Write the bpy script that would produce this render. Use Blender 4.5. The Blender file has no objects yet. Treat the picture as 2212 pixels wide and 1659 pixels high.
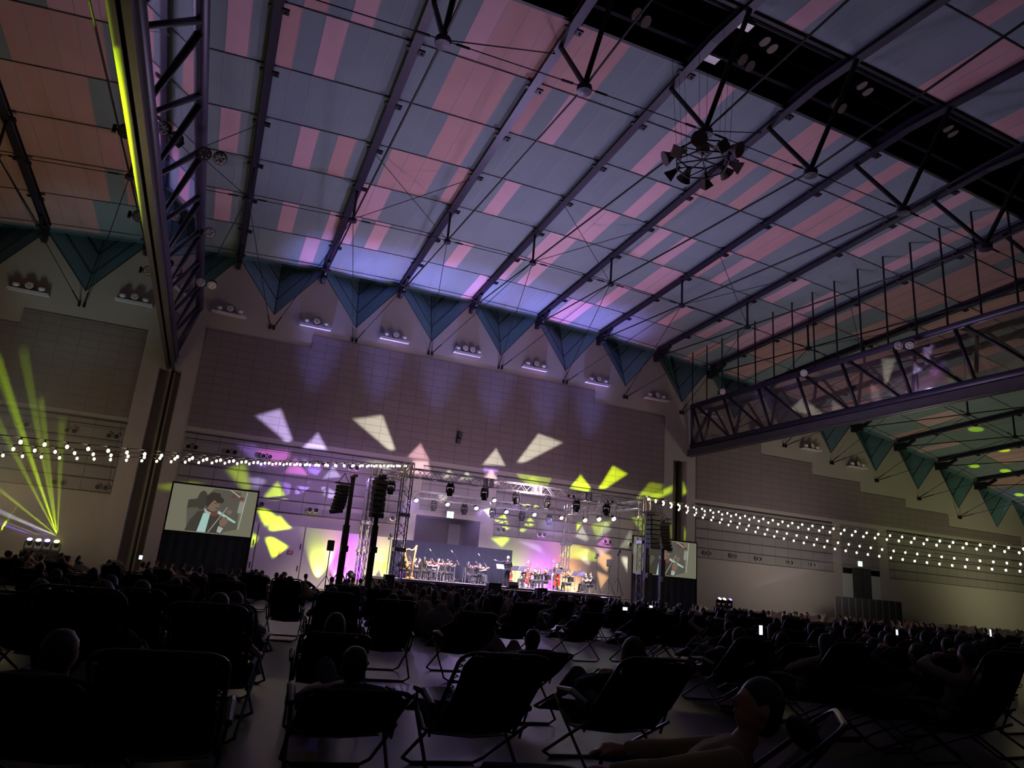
import bpy, bmesh, math, random
from mathutils import Vector, Matrix, noise
random.seed(7)
sc = bpy.context.scene
C = bpy.data.collections.new('hall'); sc.collection.children.link(C)
# ---------------------------------------------------------------- camera
YAW, PITCH, ROLL, FPX, CAMH = math.radians(22.022), math.radians(15.626), math.radians(4.717), 1537.466, 1.35
fwd = Vector((math.sin(YAW)*math.cos(PITCH), math.cos(YAW)*math.cos(PITCH), math.sin(PITCH)))
rgt0 = Vector((math.cos(YAW), -math.sin(YAW), 0)); up0 = rgt0.cross(fwd)
rgt = math.cos(ROLL)*rgt0 + math.sin(ROLL)*up0
upv = -math.sin(ROLL)*rgt0 + math.cos(ROLL)*up0
cd = bpy.data.cameras.new('camera'); cam = bpy.data.objects.new('camera', cd); C.objects.link(cam)
cd.sensor_fit = 'HORIZONTAL'; cd.sensor_width = 36; cd.lens = FPX/2212*36; cd.clip_start = .05; cd.clip_end = 500
m3 = Matrix((rgt, upv, -fwd)).transposed()
cam.matrix_world = Matrix.Translation((0, 0, CAMH)) @ m3.to_4x4()
sc.camera = cam
CAM = Vector((0, 0, CAMH))
def ray(x, y): return fwd + rgt*((x-1106)/FPX) - upv*((y-829.5)/FPX)
def onY(x, y, Y): d = ray(x, y); return CAM + d*(Y/d.y)
def onX(x, y, X): d = ray(x, y); return CAM + d*(X/d.x)
def onZ(x, y, Z): d = ray(x, y); return CAM + d*((Z-CAMH)/d.z)
def onD(x, y, D): return CAM + ray(x, y)*D
# ---------------------------------------------------------------- view, world
sc.view_settings.view_transform = 'Standard'
sc.view_settings.look = 'None'
sc.view_settings.gamma = 1
sc.view_settings.use_curve_mapping = False
sc.view_settings.exposure = 0.0
w = bpy.data.worlds.new('dim_hall'); sc.world = w; w.use_nodes = True
w.node_tree.nodes['Background'].inputs[0].default_value = (.55, .5, .62, 1)
w.node_tree.nodes['Background'].inputs[1].default_value = 0.003
cy = sc.cycles
try:
    cy.use_denoising = True
    cy.denoiser = 'OPENIMAGEDENOISE'
    cy.max_bounces = 5; cy.diffuse_bounces = 2; cy.glossy_bounces = 3; cy.transmission_bounces = 3; cy.transparent_max_bounces = 12; cy.volume_bounces = 0
    cy.sample_clamp_indirect = 4
    cy.caustics_reflective = False; cy.caustics_refractive = False
except Exception: pass
# ---------------------------------------------------------------- lights
def aim(o, d):
    o.rotation_euler = Vector(d).to_track_quat('-Z', 'Y').to_euler()
def spot(loc, target, col, power, deg, blend=.6, size=.15, name='spot_beam'):
    l = bpy.data.lights.new(name, 'SPOT'); l.color = col; l.energy = power; l.spot_size = math.radians(deg); l.spot_blend = blend; l.shadow_soft_size = size
    o = bpy.data.objects.new(name, l); C.objects.link(o); o.location = loc; aim(o, Vector(target)-Vector(loc)); return o
def area(loc, target, col, power, sx, sy, name='wash_or_fill_light', spread=180):
    l = bpy.data.lights.new(name, 'AREA'); l.shape = 'RECTANGLE'; l.size = sx; l.size_y = sy; l.color = col; l.energy = power; l.spread = math.radians(spread)
    o = bpy.data.objects.new(name, l); C.objects.link(o); o.location = loc; aim(o, Vector(target)-Vector(loc)); return o
BF0 = onY(125, 1163, 46)+Vector((0, 0, .2))
YG, PU, LI, MG, PW, PK, OR = (.62, .95, .0), (.38, .2, 1.), (.55, .5, 1.), (.8, .2, .9), (.85, .95, .75), (.95, .6, .7), (1., .6, .25)
# washes from the stage rig, plus added fill where no lamp stands
def soft(loc, target, col, p, deg, size=1.2, blend=1.): return spot(loc, target, col, p, deg, blend, size, 'wash_or_fill_light')
for x in (5, 9.5, 14, 18.5, 23, 27): soft((x, 48.3, 7.8), (x+.5, 48.3, 22), (.22, .26, 1), 7600, 36, .2)
soft((17, 42, 8.6), (15, 32, 23), (.62, .5, .95), 4300, 165, 1)  # added violet fill for the ceiling, hung clear of the rig
for x, c, p_ in ((5.5, (.5, .3, 1), 420), (9, (.6, .35, 1), 420), (14, (.7, .5, .9), 260), (20, (.6, .45, 1), 360), (25, (.8, .6, .9), 300), (30, (.7, .65, .6), 200)): soft((x, 45.2, 7.4), (x, 50, 5.5), c, p_, 140, .3)
soft((8, 34, 5.5), (6, 24, 23), (.7, .55, .9), 2300, 160, 2)
soft((28, 34, 5.5), (30, 24, 23), (.72, .58, .9), 2600, 160, 2)
soft((-9, 40, 3), (-11, 34, 22), (1., .8, .32), 1150, 150, 2)  # added warm fill for the left ceiling, no fixture here
soft((-9, 42, 3), (-9, 49.9, 6), (1., .8, .5), 520, 130, 1)  # added low fill on the left part of the front wall
soft((-10, 40, 3), (-9, 50, 20.5), (.45, .85, 1), 1500, 44, 1)  # added cool fill to brighten the left notch bays
soft((50, 38, 3), (50, 34, 20), (.85, .82, .6), 1700, 160, 2)  # added fill for the ceiling beyond the right truss
soft((60, 42, 4), (66, 46, 18), (.7, .85, .35), 800, 140, 1)
soft((17, 37, 6.4), (17, 50, 11), (.78, .55, .68), 2700, 165, 1)
soft((72, 40, 4), (76, 50, 9), (.85, .85, .5), 1300, 165, 1)  # added fill for the far right wall
soft((46, 41, 4), (47, 50, 9), (.95, .84, .78), 1300, 165, 1)  # added fill for the wall right of the stage
# stage light
for x, c in ((11.5, (1, .8, .75)), (15, (.8, .65, 1)), (18.5, (1, .95, .9)), (22, (1, .85, .8))): spot((x, 38.2, 6.3), (x+.3, 42.5, 1.2), c, 7500, 85, .8, .1)
for x, c in ((12, (.45, .3, 1)), (17, (.6, .35, 1)), (22, (.45, .35, 1))): spot((x, 46, 6.1), (x, 40.5, 1.2), c, 4200, 80, .8, .1)
# coloured uplights at the foot of the wall
for px, c, p in ((688, (.75, 1, .05), 330), (727, (1, .05, .8), 300), (752, (.35, .02, 1), 300), (775, (.3, .0, 1), 420), (800, (1, .7, .1), 300), (838, (.75, 1, .1), 260), (880, (.55, .1, 1), 200), (1110, (.5, 1, .1), 260), (1150, (.75, .1, 1), 260), (1172, (.5, .05, 1), 420), (1195, (.45, .02, 1), 380), (1222, (1, .45, .1), 420), (1245, (1, .5, .2), 160)):
    x = onY(px, 1240, 49.6).x; spot((x, 49.6, .35), (x+.03, 49.86, 2.2), c, p*6.5, 62, 1., .04, 'wall_uplight')
# shuttered profile beams: each lights one kite shape on the wall or drape
def gobo(src, pts, col, power, soft_=.012, Y=50., P=None):
    src = Vector(src); P = P or [onY(x, y, Y) for x, y in pts]; c = sum(P, Vector())/len(P)
    l = bpy.data.lights.new('profile_beam', 'SPOT'); o = bpy.data.objects.new('profile_beam', l); C.objects.link(o); o.location = src; aim(o, c-src)
    R = o.rotation_euler.to_matrix(); loc = [R.transposed() @ (p-src) for p in P]; uv = [(q.x/q.z, q.y/q.z) for q in loc]; r = max(math.hypot(*q) for q in uv)
    l.spot_size = 2*math.atan(r*1.25+.01); l.spot_blend = .05; l.shadow_soft_size = .02; l.energy = power*130*(c-src).length_squared; l.color = (1, 1, 1); l.use_nodes = True
    nt = l.node_tree; N = nt.nodes; L = nt.links; em = N['Emission']; em.inputs[0].default_value = (*col, 1)
    tc = N.new('ShaderNodeTexCoord'); sp = N.new('ShaderNodeSeparateXYZ'); L.new(tc.outputs['Normal'], sp.inputs[0]); cb = N.new('ShaderNodeCombineXYZ')
    for i in range(3): L.new(sp.outputs[2], cb.inputs[i])
    dv = N.new('ShaderNodeVectorMath'); dv.operation = 'DIVIDE'; L.new(tc.outputs['Normal'], dv.inputs[0]); L.new(cb.outputs[0], dv.inputs[1])
    cx, cy_ = sum(q[0] for q in uv)/len(uv), sum(q[1] for q in uv)/len(uv); prev = None
    for i in range(len(uv)):
        (x1, y1), (x2, y2) = uv[i], uv[(i+1) % len(uv)]; a, b = -(y2-y1), x2-x1; n = math.hypot(a, b) or 1; a /= n; b /= n; d = -(a*x1+b*y1)
        if a*cx+b*cy_+d < 0: a, b, d = -a, -b, -d
        dt = N.new('ShaderNodeVectorMath'); dt.operation = 'DOT_PRODUCT'; L.new(dv.outputs[0], dt.inputs[0]); dt.inputs[1].default_value = (a, b, d)
        mr = N.new('ShaderNodeMapRange'); mr.interpolation_type = 'SMOOTHSTEP'; mr.inputs[1].default_value = -soft_; mr.inputs[2].default_value = soft_; L.new(dt.outputs['Value'], mr.inputs[0])
        if prev is None: prev = mr.outputs[0]
        else:
            mu = N.new('ShaderNodeMath'); mu.operation = 'MULTIPLY'; L.new(prev, mu.inputs[0]); L.new(mr.outputs[0], mu.inputs[1]); prev = mu.outputs[0]
    L.new(prev, em.inputs[1]); return o
BF = onY(125, 1163, 46)+Vector((-.05, 0, .12))
for (tx, ty, c, p_, dg) in ((-60, 1010, YG, 9000, 2.6), (-20, 880, YG, 9000, 3.2), (20, 860, YG, 12000, 3.4), (38, 900, YG, 14000, 2.6), (75, 890, YG, 9000, 3.0), (100, 960, YG, 9000, 2.4), (131, 990, YG, 3500, 3.0), (-60, 1080, PW, 3500, 4.5)): spot(BF, onY(tx, ty, 41.5), c, p_*9, dg, .6, .03, 'beam_light')
spot(onY(105, 1161, 46.2)+Vector((-.05, 0, .1)), onY(-60, 1070, 45.8), (.25, .1, 1), 60000, 4, .6, .03, 'beam_light'); spot(onY(67, 1158, 46.6)+Vector((-.05, 0, .1)), onY(-60, 1110, 46), (.3, .15, 1), 25000, 9, .8, .03, 'beam_light'); spot(onY(86, 1160, 46.4)+Vector((-.05, 0, .1)), onY(-60, 1100, 46), PW, 12000, 6, .8, .03, 'beam_light')
spot(onY(1553, 1288, 46.5)+Vector((.1, 0, .1)), onY(1700, 1238, 47), (.35, .2, 1), 14000, 5, .8, .03, 'beam_light'); spot(onY(1563, 1289, 46.6)+Vector((.1, 0, .1)), onY(1700, 1245, 47), (1, .95, .5), 14000, 4, .8, .03, 'beam_light')
for (px, py) in ((2103, 937), (2172, 958), (2105, 980), (2178, 982), (2195, 1008)): q = onZ(px, py, 18.0); spot((-9+0*q.x, 46, 1.9) if 0 else (q.x-6, 46, 5), q, YG, 9000, 5, .5, .03, 'beam_light')
def zz_(ox, oy, s, *pts): return [(ox+x/s, oy+y/s) for x, y in pts]
A4 = lambda *p: zz_(0, 500, 2.962, *p)
A5 = lambda *p: zz_(700, 500, 2.962, *p)
B2 = lambda *p: zz_(480, 980, 5.53, *p)
B3 = lambda *p: zz_(820, 1000, 5.53, *p)
B4 = lambda *p: zz_(1180, 1020, 5.53, *p)
GB = [(A4((1635,1180),(1790,1135),(1865,1335),(1830,1345)), LI, 1.3), (A4((2030,1288),(2088,1395),(1940,1385)), LI, 1.2), (A4((1500,1362),(1615,1358),(1705,1500),(1660,1512)), PU, .6), (A4((1625,1385),(1850,1405),(1848,1440),(1755,1507)), MG, .6),
 (A4((1880,1450),(1962,1560),(1810,1545)), MG, 1.), (A4((1930,1455),(2055,1515),(2020,1560),(1962,1540)), PU, 1.3), (A4((1430,1520),(1550,1485),(1590,1655),(1545,1655)), YG, .8), (A4((2125,1500),(2172,1570),(2060,1582)), LI, .8), (A4((1000,1625),(1230,1600),(1270,1615),(1085,1661)), YG, .45),
 (B2((290,290),(450,290),(500,330),(375,432)), LI, .8), (B2((640,340),(752,545),(510,562),(478,515)), YG, 1.5), (B2((690,345),(730,340),(870,400),(780,572)), PU, 1.), (B2((830,390),(1035,345),(1048,395),(872,520)), PU, 1.5), (B2((1165,390),(1195,380),(1375,480),(1240,577)), LI, .9),
 (B2((435,665),(520,668),(652,765),(512,857)), YG, 2.2), (B2((682,752),(797,885),(572,917),(548,885)), YG, 2.6), (B2((520,1018),(570,1005),(757,1120),(600,1232)), YG, 2.8), (B2((362,975),(405,1010),(350,1085)), YG, 1.6), (B2((1700,90),(1850,80),(2042,130),(1950,222)), PW, .35),
 (A5((183,1200),(370,1175),(452,1395),(415,1400)), PW, .95), (A5((615,1357),(670,1462),(533,1442)), PK, .9), (A5((570,1466),(665,1472),(680,1560),(560,1545)), PK, .7), (A5((1100,1388),(1157,1498),(1013,1490)), PW, .9), (A5((1370,1293),(1525,1350),(1275,1480),(1233,1475)), PW, .9),
 (B4((408,32),(528,190),(500,237),(285,190)), YG, 1.6), (B4((795,-75),(965,20),(700,195),(632,188)), YG, 1.6), (B4((1240,120),(1400,150),(1385,200),(1050,355)), YG, .5), (B4((1510,165),(1500,240),(1270,340),(1180,300)), YG, .7),
 (B3((825,82),(892,160),(745,172)), PW, .8), (B3((1040,108),(1102,188),(958,196)), PW, .8), (B3((1240,58),(1415,80),(1405,110),(1250,100)), PU, .8), (B3((1335,70),(1432,255),(1238,215)), PK, .8), (B3((1635,125),(2055,180),(1990,292),(1720,240)), YG, .35), (B3((1835,160),(1960,300),(1730,250)), YG, .35), (B3((680,355),(832,390),(725,482)), PW, .6),
 (B3((1488,608),(1553,790),(1510,807),(1362,690)), YG, 1.2), (B3((1800,648),(1855,735),(1700,837),(1665,805)), YG, 1.), (B3((1232,560),(1365,522),(1350,650),(1310,645)), PW, .7), (B3((1340,905),(1530,888),(1550,910),(1460,1000)), YG, 1.), (B3((1318,990),(1405,940),(1490,1022)), YG, 1.2),
 (B3((1660,938),(1720,935),(1910,985),(1955,1080)), LI, .35), (B4((365,605),(432,610),(360,712)), YG, 1.2), (B4((430,648),(508,800),(482,838),(350,772)), PW, .5), (B4((530,600),(700,590),(822,560),(600,790)), YG, .6), (B4((690,600),(730,600),(782,690),(600,817)), PW, .45),
 (B4((730,758),(793,900),(742,927),(608,870)), MG, .8), (B4((578,895),(742,930),(655,1002)), PK, .6), (B4((660,958),(792,1012),(720,1182),(608,1060)), OR, .7), (B4((500,908),(500,960),(450,1052),(348,980)), OR, .5), (B4((470,978),(522,1090),(490,1102),(418,1040)), PW, .5),
 (B4((230,900),(345,868),(610,960),(600,1060),(158,1012)), YG, .5), (B4((1020,690),(1035,840),(1000,915),(888,905)), PW, .4), (B4((885,1020),(920,1005),(1122,1080),(1125,1150),(1000,1232)), PW, .7), (B4((608,1190),(742,1250),(655,1392)), OR, .6),
 (B4((1620,145),(1668,240),(1615,265)), YG, .8), (B4((1450,690),(1490,640),(1470,800),(1440,790)), YG, .5), (B4((1612,670),(1655,720),(1605,815)), YG, .6), (B4((1030,540),(1195,545),(1190,770),(1150,740)), YG, .55)]
GSRC = [(11.5, 45.6, 5.9), (15, 45.6, 5.9), (18, 45.6, 5.9), (21, 45.6, 5.9), (24, 45.6, 5.9)]
for i, (pts, c, s) in enumerate(GB):
    cx_ = sum(p[0] for p in pts)/len(pts); xx = onY(cx_, 1050, 50).x; src = GSRC[min(4, max(0, int((xx-2)/6)))]; tz = onY(cx_, sum(p[1] for p in pts)/len(pts), 50).z; src = (src[0], 38.7, 7.9) if tz > 8.3 else ((src[0], 44.8, 7.5) if tz > 4.9 else (src[0], 37.0, 6.1))
    gobo(src, pts, c, s)
gobo((-8.5, 40, 1.8), None, YG, 1.1, .01, P=[Vector((-4.2, 14, 13.1)), Vector((-4.2, 36, 13.1)), Vector((-4.05, 36, 13.6)), Vector((-4.05, 14, 13.6))])  # added unseen lamp, shaped to tint only the left truss rail
gobo((-8.5, 40, 1.8), None, YG, 4, .012, P=[Vector((-4.2, 21, 13.0)), Vector((-4.2, 28, 13.0)), Vector((-4.05, 28, 13.6)), Vector((-4.05, 21, 13.6))])  # second added lamp, brighter stretch of the same rail

# ---------------------------------------------------------------- materials
MATS = {}
def mat(name, col, rough=.7, metal=0., emit=None, estr=1., bump=0., scale=8., var=0., spec=.5, col2=None):
    if name in MATS: return MATS[name]
    m = bpy.data.materials.new(name); m.use_nodes = True; nt = m.node_tree; N = nt.nodes; L = nt.links
    b = N['Principled BSDF']; b.inputs['Base Color'].default_value = (*col, 1); b.inputs['Roughness'].default_value = rough; b.inputs['Metallic'].default_value = metal
    b.inputs['Specular IOR Level'].default_value = spec
    if var or bump:
        tc = N.new('ShaderNodeTexCoord'); no = N.new('ShaderNodeTexNoise'); no.inputs['Scale'].default_value = scale; no.inputs['Detail'].default_value = 4
        L.new(tc.outputs['Object'], no.inputs['Vector'])
        if var:
            mx = N.new('ShaderNodeMix'); mx.data_type = 'RGBA'
            c2 = col2 or tuple(c*(1-var) for c in col)
            mx.inputs[6].default_value = (*col, 1); mx.inputs[7].default_value = (*c2, 1)
            L.new(no.outputs['Fac'], mx.inputs[0]); L.new(mx.outputs[2], b.inputs['Base Color'])
        if bump:
            bp = N.new('ShaderNodeBump'); bp.inputs['Strength'].default_value = bump; L.new(no.outputs['Fac'], bp.inputs['Height']); L.new(bp.outputs[0], b.inputs['Normal'])
    if emit:
        b.inputs['Emission Color'].default_value = (*emit, 1); b.inputs['Emission Strength'].default_value = estr
    MATS[name] = m; return m
M = {}
M['steel'] = mat('purple_painted_steel', (.036, .028, .066), .42, .2, var=.25, scale=3)
M['steel_dark'] = mat('dark_painted_steel', (.018, .016, .028), .5, .2, var=.3, scale=4)
M['black'] = mat('black_metal', (.012, .012, .014), .5, .3, var=.3, scale=10)
M['alu'] = mat('truss_aluminium', (.45, .43, .45), .35, .7, var=.2, scale=10)
M['plaster'] = mat('tan_plaster', (.44, .39, .345), .85, bump=.05, scale=3, var=.08)
M['teal'] = mat('teal_painted_panel', (.15, .29, .34), .7, var=.12, scale=2)
M['white'] = mat('white_enamel', (.75, .72, .74), .4, var=.08, scale=4)
M['lens'] = mat('frosted_lamp_glass', (.8, .76, .72), .3, .1, var=.3, scale=30)
# ---------------------------------------------------------------- mesh builder
class MB:
    def __init__(s): s.v = []; s.f = []; s.mi = []; s.ca = []
    def add(s, vs, fs, mi=0):
        n = len(s.v); s.v += [tuple(v) for v in vs]; s.f += [tuple(i+n for i in f) for f in fs]; s.mi += [mi]*len(fs); return s
    def quad(s, a, b, c, d, mi=0): return s.add([a, b, c, d], [(0, 1, 2, 3)], mi)
    def tri(s, a, b, c, mi=0): return s.add([a, b, c], [(0, 1, 2)], mi)
    def box(s, c, size, mi=0, R=None, bev=0.):
        hx, hy, hz = size[0]/2, size[1]/2, size[2]/2; c = Vector(c)
        if bev > 0:
            bv = min(bev, hx*.9, hy*.9, hz*.9); vs = []
            for sx in (-1, 1):
                for sy in (-1, 1):
                    for sz in (-1, 1):
                        vs += [(sx*hx, sy*(hy-bv), sz*(hz-bv)), (sx*(hx-bv), sy*hy, sz*(hz-bv)), (sx*(hx-bv), sy*(hy-bv), sz*hz)]
            bm = bmesh.new()
            for v in vs: bm.verts.new(v)
            bmesh.ops.convex_hull(bm, input=bm.verts); bm.verts.index_update()
            vs = [v.co.copy() for v in bm.verts]; fs = [[v.index for v in f.verts] for f in bm.faces]; bm.free()
        else:
            vs = [Vector((x, y, z)) for x in (-hx, hx) for y in (-hy, hy) for z in (-hz, hz)]
            fs = [(0, 1, 3, 2), (4, 6, 7, 5), (0, 4, 5, 1), (2, 3, 7, 6), (0, 2, 6, 4), (1, 5, 7, 3)]
        return s.add([c + (R @ Vector(v) if R else Vector(v)) for v in vs], fs, mi)
    def beam(s, a, b, w, h, mi=0, up=(0, 0, 1)):
        a = Vector(a); b = Vector(b); d = (b-a); L = d.length; d.normalize(); x = d.cross(Vector(up))
        if x.length < 1e-4: x = d.cross(Vector((1, 0, 0)))
        x.normalize(); z = x.cross(d); R = Matrix((x, d, z)).transposed()
        return s.box((a+b)/2, (w, L, h), mi, R)
    def tube(s, pts, r, n=8, mi=0, cap=True, closed=False):
        pts = [Vector(p) for p in pts]; k = len(pts); rs = r if isinstance(r, (list, tuple)) else [r]*k; vs = []; prev = None
        for i, p in enumerate(pts):
            if closed: t = pts[(i+1) % k]-pts[i-1]
            else: t = pts[min(i+1, k-1)]-pts[max(i-1, 0)]
            if t.length < 1e-9: t = Vector((0, 0, 1))
            t.normalize()
            if prev is None:
                u = t.cross(Vector((0, 0, 1)))
                if u.length < .05: u = t.cross(Vector((0, 1, 0)))
            else: u = prev - t*prev.dot(t)
            u.normalize(); prev = u; v = t.cross(u)
            vs += [p + (u*math.cos(a)+v*math.sin(a))*rs[i] for a in (j*2*math.pi/n for j in range(n))]
        fs = []
        for i in range(k if closed else k-1):
            i2 = (i+1) % k
            fs += [(i*n+j, i*n+(j+1) % n, i2*n+(j+1) % n, i2*n+j) for j in range(n)]
        if cap and not closed: fs += [tuple(range(n))[::-1], tuple((k-1)*n+j for j in range(n))]
        return s.add(vs, fs, mi)
    def lathe(s, prof, n=12, mi=0, M4=None):
        vs = []
        for r, z in prof: vs += [Vector((r*math.cos(a), r*math.sin(a), z)) for a in (j*2*math.pi/n for j in range(n))]
        if M4: vs = [M4 @ v for v in vs]
        k = len(prof); fs = [(i*n+j, i*n+(j+1) % n, (i+1)*n+(j+1) % n, (i+1)*n+j) for i in range(k-1) for j in range(n)]
        fs += [tuple(range(n))[::-1], tuple((k-1)*n+j for j in range(n))]
        return s.add(vs, fs, mi)
    def ball(s, c, r, mi=0, n=8, R=None):
        rr = r if isinstance(r, (tuple, list)) else (r, r, r); vs = []; k = n//2+1; c = Vector(c)
        for i in range(1, k):
            th = math.pi*i/k
            vs += [Vector((rr[0]*math.sin(th)*math.cos(a), rr[1]*math.sin(th)*math.sin(a), rr[2]*math.cos(th))) for a in (j*2*math.pi/n for j in range(n))]
        vs += [Vector((0, 0, rr[2])), Vector((0, 0, -rr[2]))]; m = k-1; T = m*n; B = T+1
        fs = [(i*n+j, (i+1)*n+j, (i+1)*n+(j+1) % n, i*n+(j+1) % n) for i in range(m-1) for j in range(n)]
        fs += [(T, j, (j+1) % n) for j in range(n)] + [(B, (m-1)*n+(j+1) % n, (m-1)*n+j) for j in range(n)]
        if R: vs = [R @ v for v in vs]
        return s.add([c+v for v in vs], fs, mi)
    def mesh(s, name, mats, smooth=False):
        me = bpy.data.meshes.new(name); me.from_pydata([tuple(v) for v in s.v], [], s.f)
        for m in (mats if isinstance(mats, (list, tuple)) else [mats]): me.materials.append(m)
        me.polygons.foreach_set('material_index', s.mi)
        if smooth: me.polygons.foreach_set('use_smooth', [True]*len(me.polygons))
        me.update(); return me
    def build(s, name, mats, parent=None, smooth=False, loc=None):
        o = bpy.data.objects.new(name, s.mesh(name, mats, smooth)); C.objects.link(o)
        if parent: o.parent = parent
        if loc is not None: o.location = loc
        return o
def tag(o, label=None, cat=None, group=None, kind=None):
    if label: o['label'] = label
    if cat: o['category'] = cat
    if group: o['group'] = group
    if kind: o['kind'] = kind
    return o
def empty(name, loc=(0, 0, 0), rz=0.):
    o = bpy.data.objects.new(name, None); C.objects.link(o); o.location = loc; o.rotation_euler = (0, 0, rz); o.empty_display_size = .1; return o
def copy_tree(o, parent=None):
    c = o.copy(); C.objects.link(c); c.parent = parent
    for ch in list(o.children): copy_tree(ch, c)
    return c
def struct(name, mb, m): return tag(mb.build(name, m), kind='structure')
ORD = ['first', 'second', 'third', 'fourth', 'fifth', 'sixth', 'seventh', 'eighth', 'ninth', 'tenth', 'eleventh', 'twelfth', 'thirteenth', 'fourteenth', 'fifteenth', 'sixteenth', 'seventeenth', 'eighteenth', 'nineteenth', 'twentieth']
# ================================================================ HALL SHELL
X0, BP, ARCH = -6.705, 5.732, .00208
def drop(X): return ARCH*(X-16.5)**2
def bx(k): return X0+BP*k
WY, ZPK, ZV = 50., 22.3, 18.55
YR = 20.45                                   # ridge centre line
def roofz(X, Y):                             # underside of the roof panels
    return 22.62 + .062*(29.5-max(abs(Y-YR), 0.0)) - drop(X)
def beamz(X, Y): return roofz(X, Y)-.3
KS = range(-3, 17)
# floor
fm = mat('polished_concrete_floor', (.034, .031, .031), .42, var=.25, scale=1.2, bump=.02)
f = MB(); f.quad((-28, -12, 0), (95, -12, 0), (95, 53, 0), (-28, 53, 0)); struct('floor', f, fm)
# front wall: zigzag top, two truss slots, loading bay opening
SLOTS = [(-4.47, -3.1, 13.05), (35.55, 36.95, 12.6)]
OPEN = (13.72, 18.62, 5.56)
ws = MB(); xs = sorted(set([bx(k) for k in range(-4, 18)] + [bx(k+.5) for k in range(-4, 17)] + [a for s in SLOTS for a in s[:2]] + list(OPEN[:2])))
def topz(X):
    t = (X-X0)/BP; fr = t-math.floor(t); a = abs(fr-.5)*2      # 1 at peak
    return ZV+(ZPK-ZV)*a-drop(X)
for a, b in zip(xs[:-1], xs[1:]):
    m = (a+b)/2; z0 = 0.
    for s in SLOTS:
        if s[0] < m < s[1]: z0 = s[2]
    if OPEN[0] < m < OPEN[1]: z0 = OPEN[2]
    ws.quad((a, WY, z0), (b, WY, z0), (b, WY, topz(b)), (a, WY, topz(a)))
for s in SLOTS:
    a, b, z = s; d = 1.0
    ws.quad((a, WY, 0), (a, WY+d, 0), (a, WY+d, z), (a, WY, z)); ws.quad((b, WY+d, 0), (b, WY, 0), (b, WY, z), (b, WY+d, z))
    ws.quad((a, WY+d, 0), (b, WY+d, 0), (b, WY+d, z), (a, WY+d, z)); ws.quad((a, WY, z), (b, WY, z), (b, WY+d, z), (a, WY+d, z))
wall = struct('wall_front', ws, M['plaster'])
rb = MB()
for s in SLOTS:
    c = (s[0]+s[1])/2; rb.box((c+.12, WY+.5, s[2]/2), (.16, .3, s[2]))
struct('trim_1', rb, M['black'])
# loading bay recess
wo = MB(); a, b, z = OPEN; d = 3.5
wo.quad((a, WY, 0), (a, WY+d, 0), (a, WY+d, z), (a, WY, z)); wo.quad((b, WY+d, 0), (b, WY, 0), (b, WY, z), (b, WY+d, z))
wo.quad((a, WY+d, 0), (b, WY+d, 0), (b, WY+d, z), (a, WY+d, z)); wo.quad((a, WY, z), (b, WY, z), (b, WY+d, z), (a, WY+d, z))
wo.box((17.7, 53.2, 2.7), (.95, .3, 5.4), 1); wo.box((19.0, 53.2, 2.7), (.5, .3, 5.4), 1)
struct('door_1', wo, [mat('loading_bay_maroon_wall', (.12, .06, .08), .8, var=.2), mat('loading_bay_grey_pilaster', (.3, .28, .33), .8, var=.1)])
lt = MB(); lt.box(((a+b)/2, WY-.06, z+.12), (b-a+.5, .14, .22)); struct('trim_2', lt, M['plaster'])
# cladding fields
def brickmat(name, col, bw, bh, bumpd=.3, joint=.75, wav=0.):
    m = bpy.data.materials.new(name); m.use_nodes = True; N = m.node_tree.nodes; L = m.node_tree.links; b = N['Principled BSDF']; b.inputs['Roughness'].default_value = .8
    tc = N.new('ShaderNodeTexCoord'); sp = N.new('ShaderNodeSeparateXYZ'); cb = N.new('ShaderNodeCombineXYZ'); br = N.new('ShaderNodeTexBrick')
    L.new(tc.outputs['Object'], sp.inputs[0]); L.new(sp.outputs[0], cb.inputs[0]); L.new(sp.outputs[2], cb.inputs[1]); L.new(cb.outputs[0], br.inputs[0])
    br.offset = 0; br.squash = 1; br.inputs['Scale'].default_value = 1; br.inputs['Brick Width'].default_value = bw; br.inputs['Row Height'].default_value = bh
    br.inputs['Mortar Size'].default_value = .022; br.inputs['Mortar Smooth'].default_value = .3; br.inputs['Bias'].default_value = 0
    br.inputs['Color1'].default_value = (*col, 1); br.inputs['Color2'].default_value = (*[c*.93 for c in col], 1); br.inputs['Mortar'].default_value = (*[c*joint for c in col], 1)
    L.new(br.outputs['Color'], b.inputs['Base Color'])
    bp = N.new('ShaderNodeBump'); bp.inputs['Strength'].default_value = bumpd; bp.inputs['Distance'].default_value = .05
    if wav:
        no = N.new('ShaderNodeTexNoise'); no.inputs['Scale'].default_value = 1.6; L.new(tc.outputs['Object'], no.inputs[0])
        ad = N.new('ShaderNodeMath'); ad.operation = 'MULTIPLY_ADD'; L.new(no.outputs['Fac'], ad.inputs[0]); ad.inputs[1].default_value = wav; 
        sb = N.new('ShaderNodeMath'); sb.operation = 'MULTIPLY'; L.new(br.outputs['Fac'], sb.inputs[0]); sb.inputs[1].default_value = -1
        L.new(sb.outputs[0], ad.inputs[2]); L.new(ad.outputs[0], bp.inputs['Height'])
    else:
        bp.invert = True; L.new(br.outputs['Fac'], bp.inputs['Height'])
    L.new(bp.outputs[0], b.inputs['Normal']); MATS[name] = m; return m
clad = brickmat('mauve_acoustic_tile', (.235, .185, .18), 1.15, .52, .5, .62, 1.2)
lowc = brickmat('taupe_louvre_panel', (.3, .27, .255), 1.45, .78, .6, .45)
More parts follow.
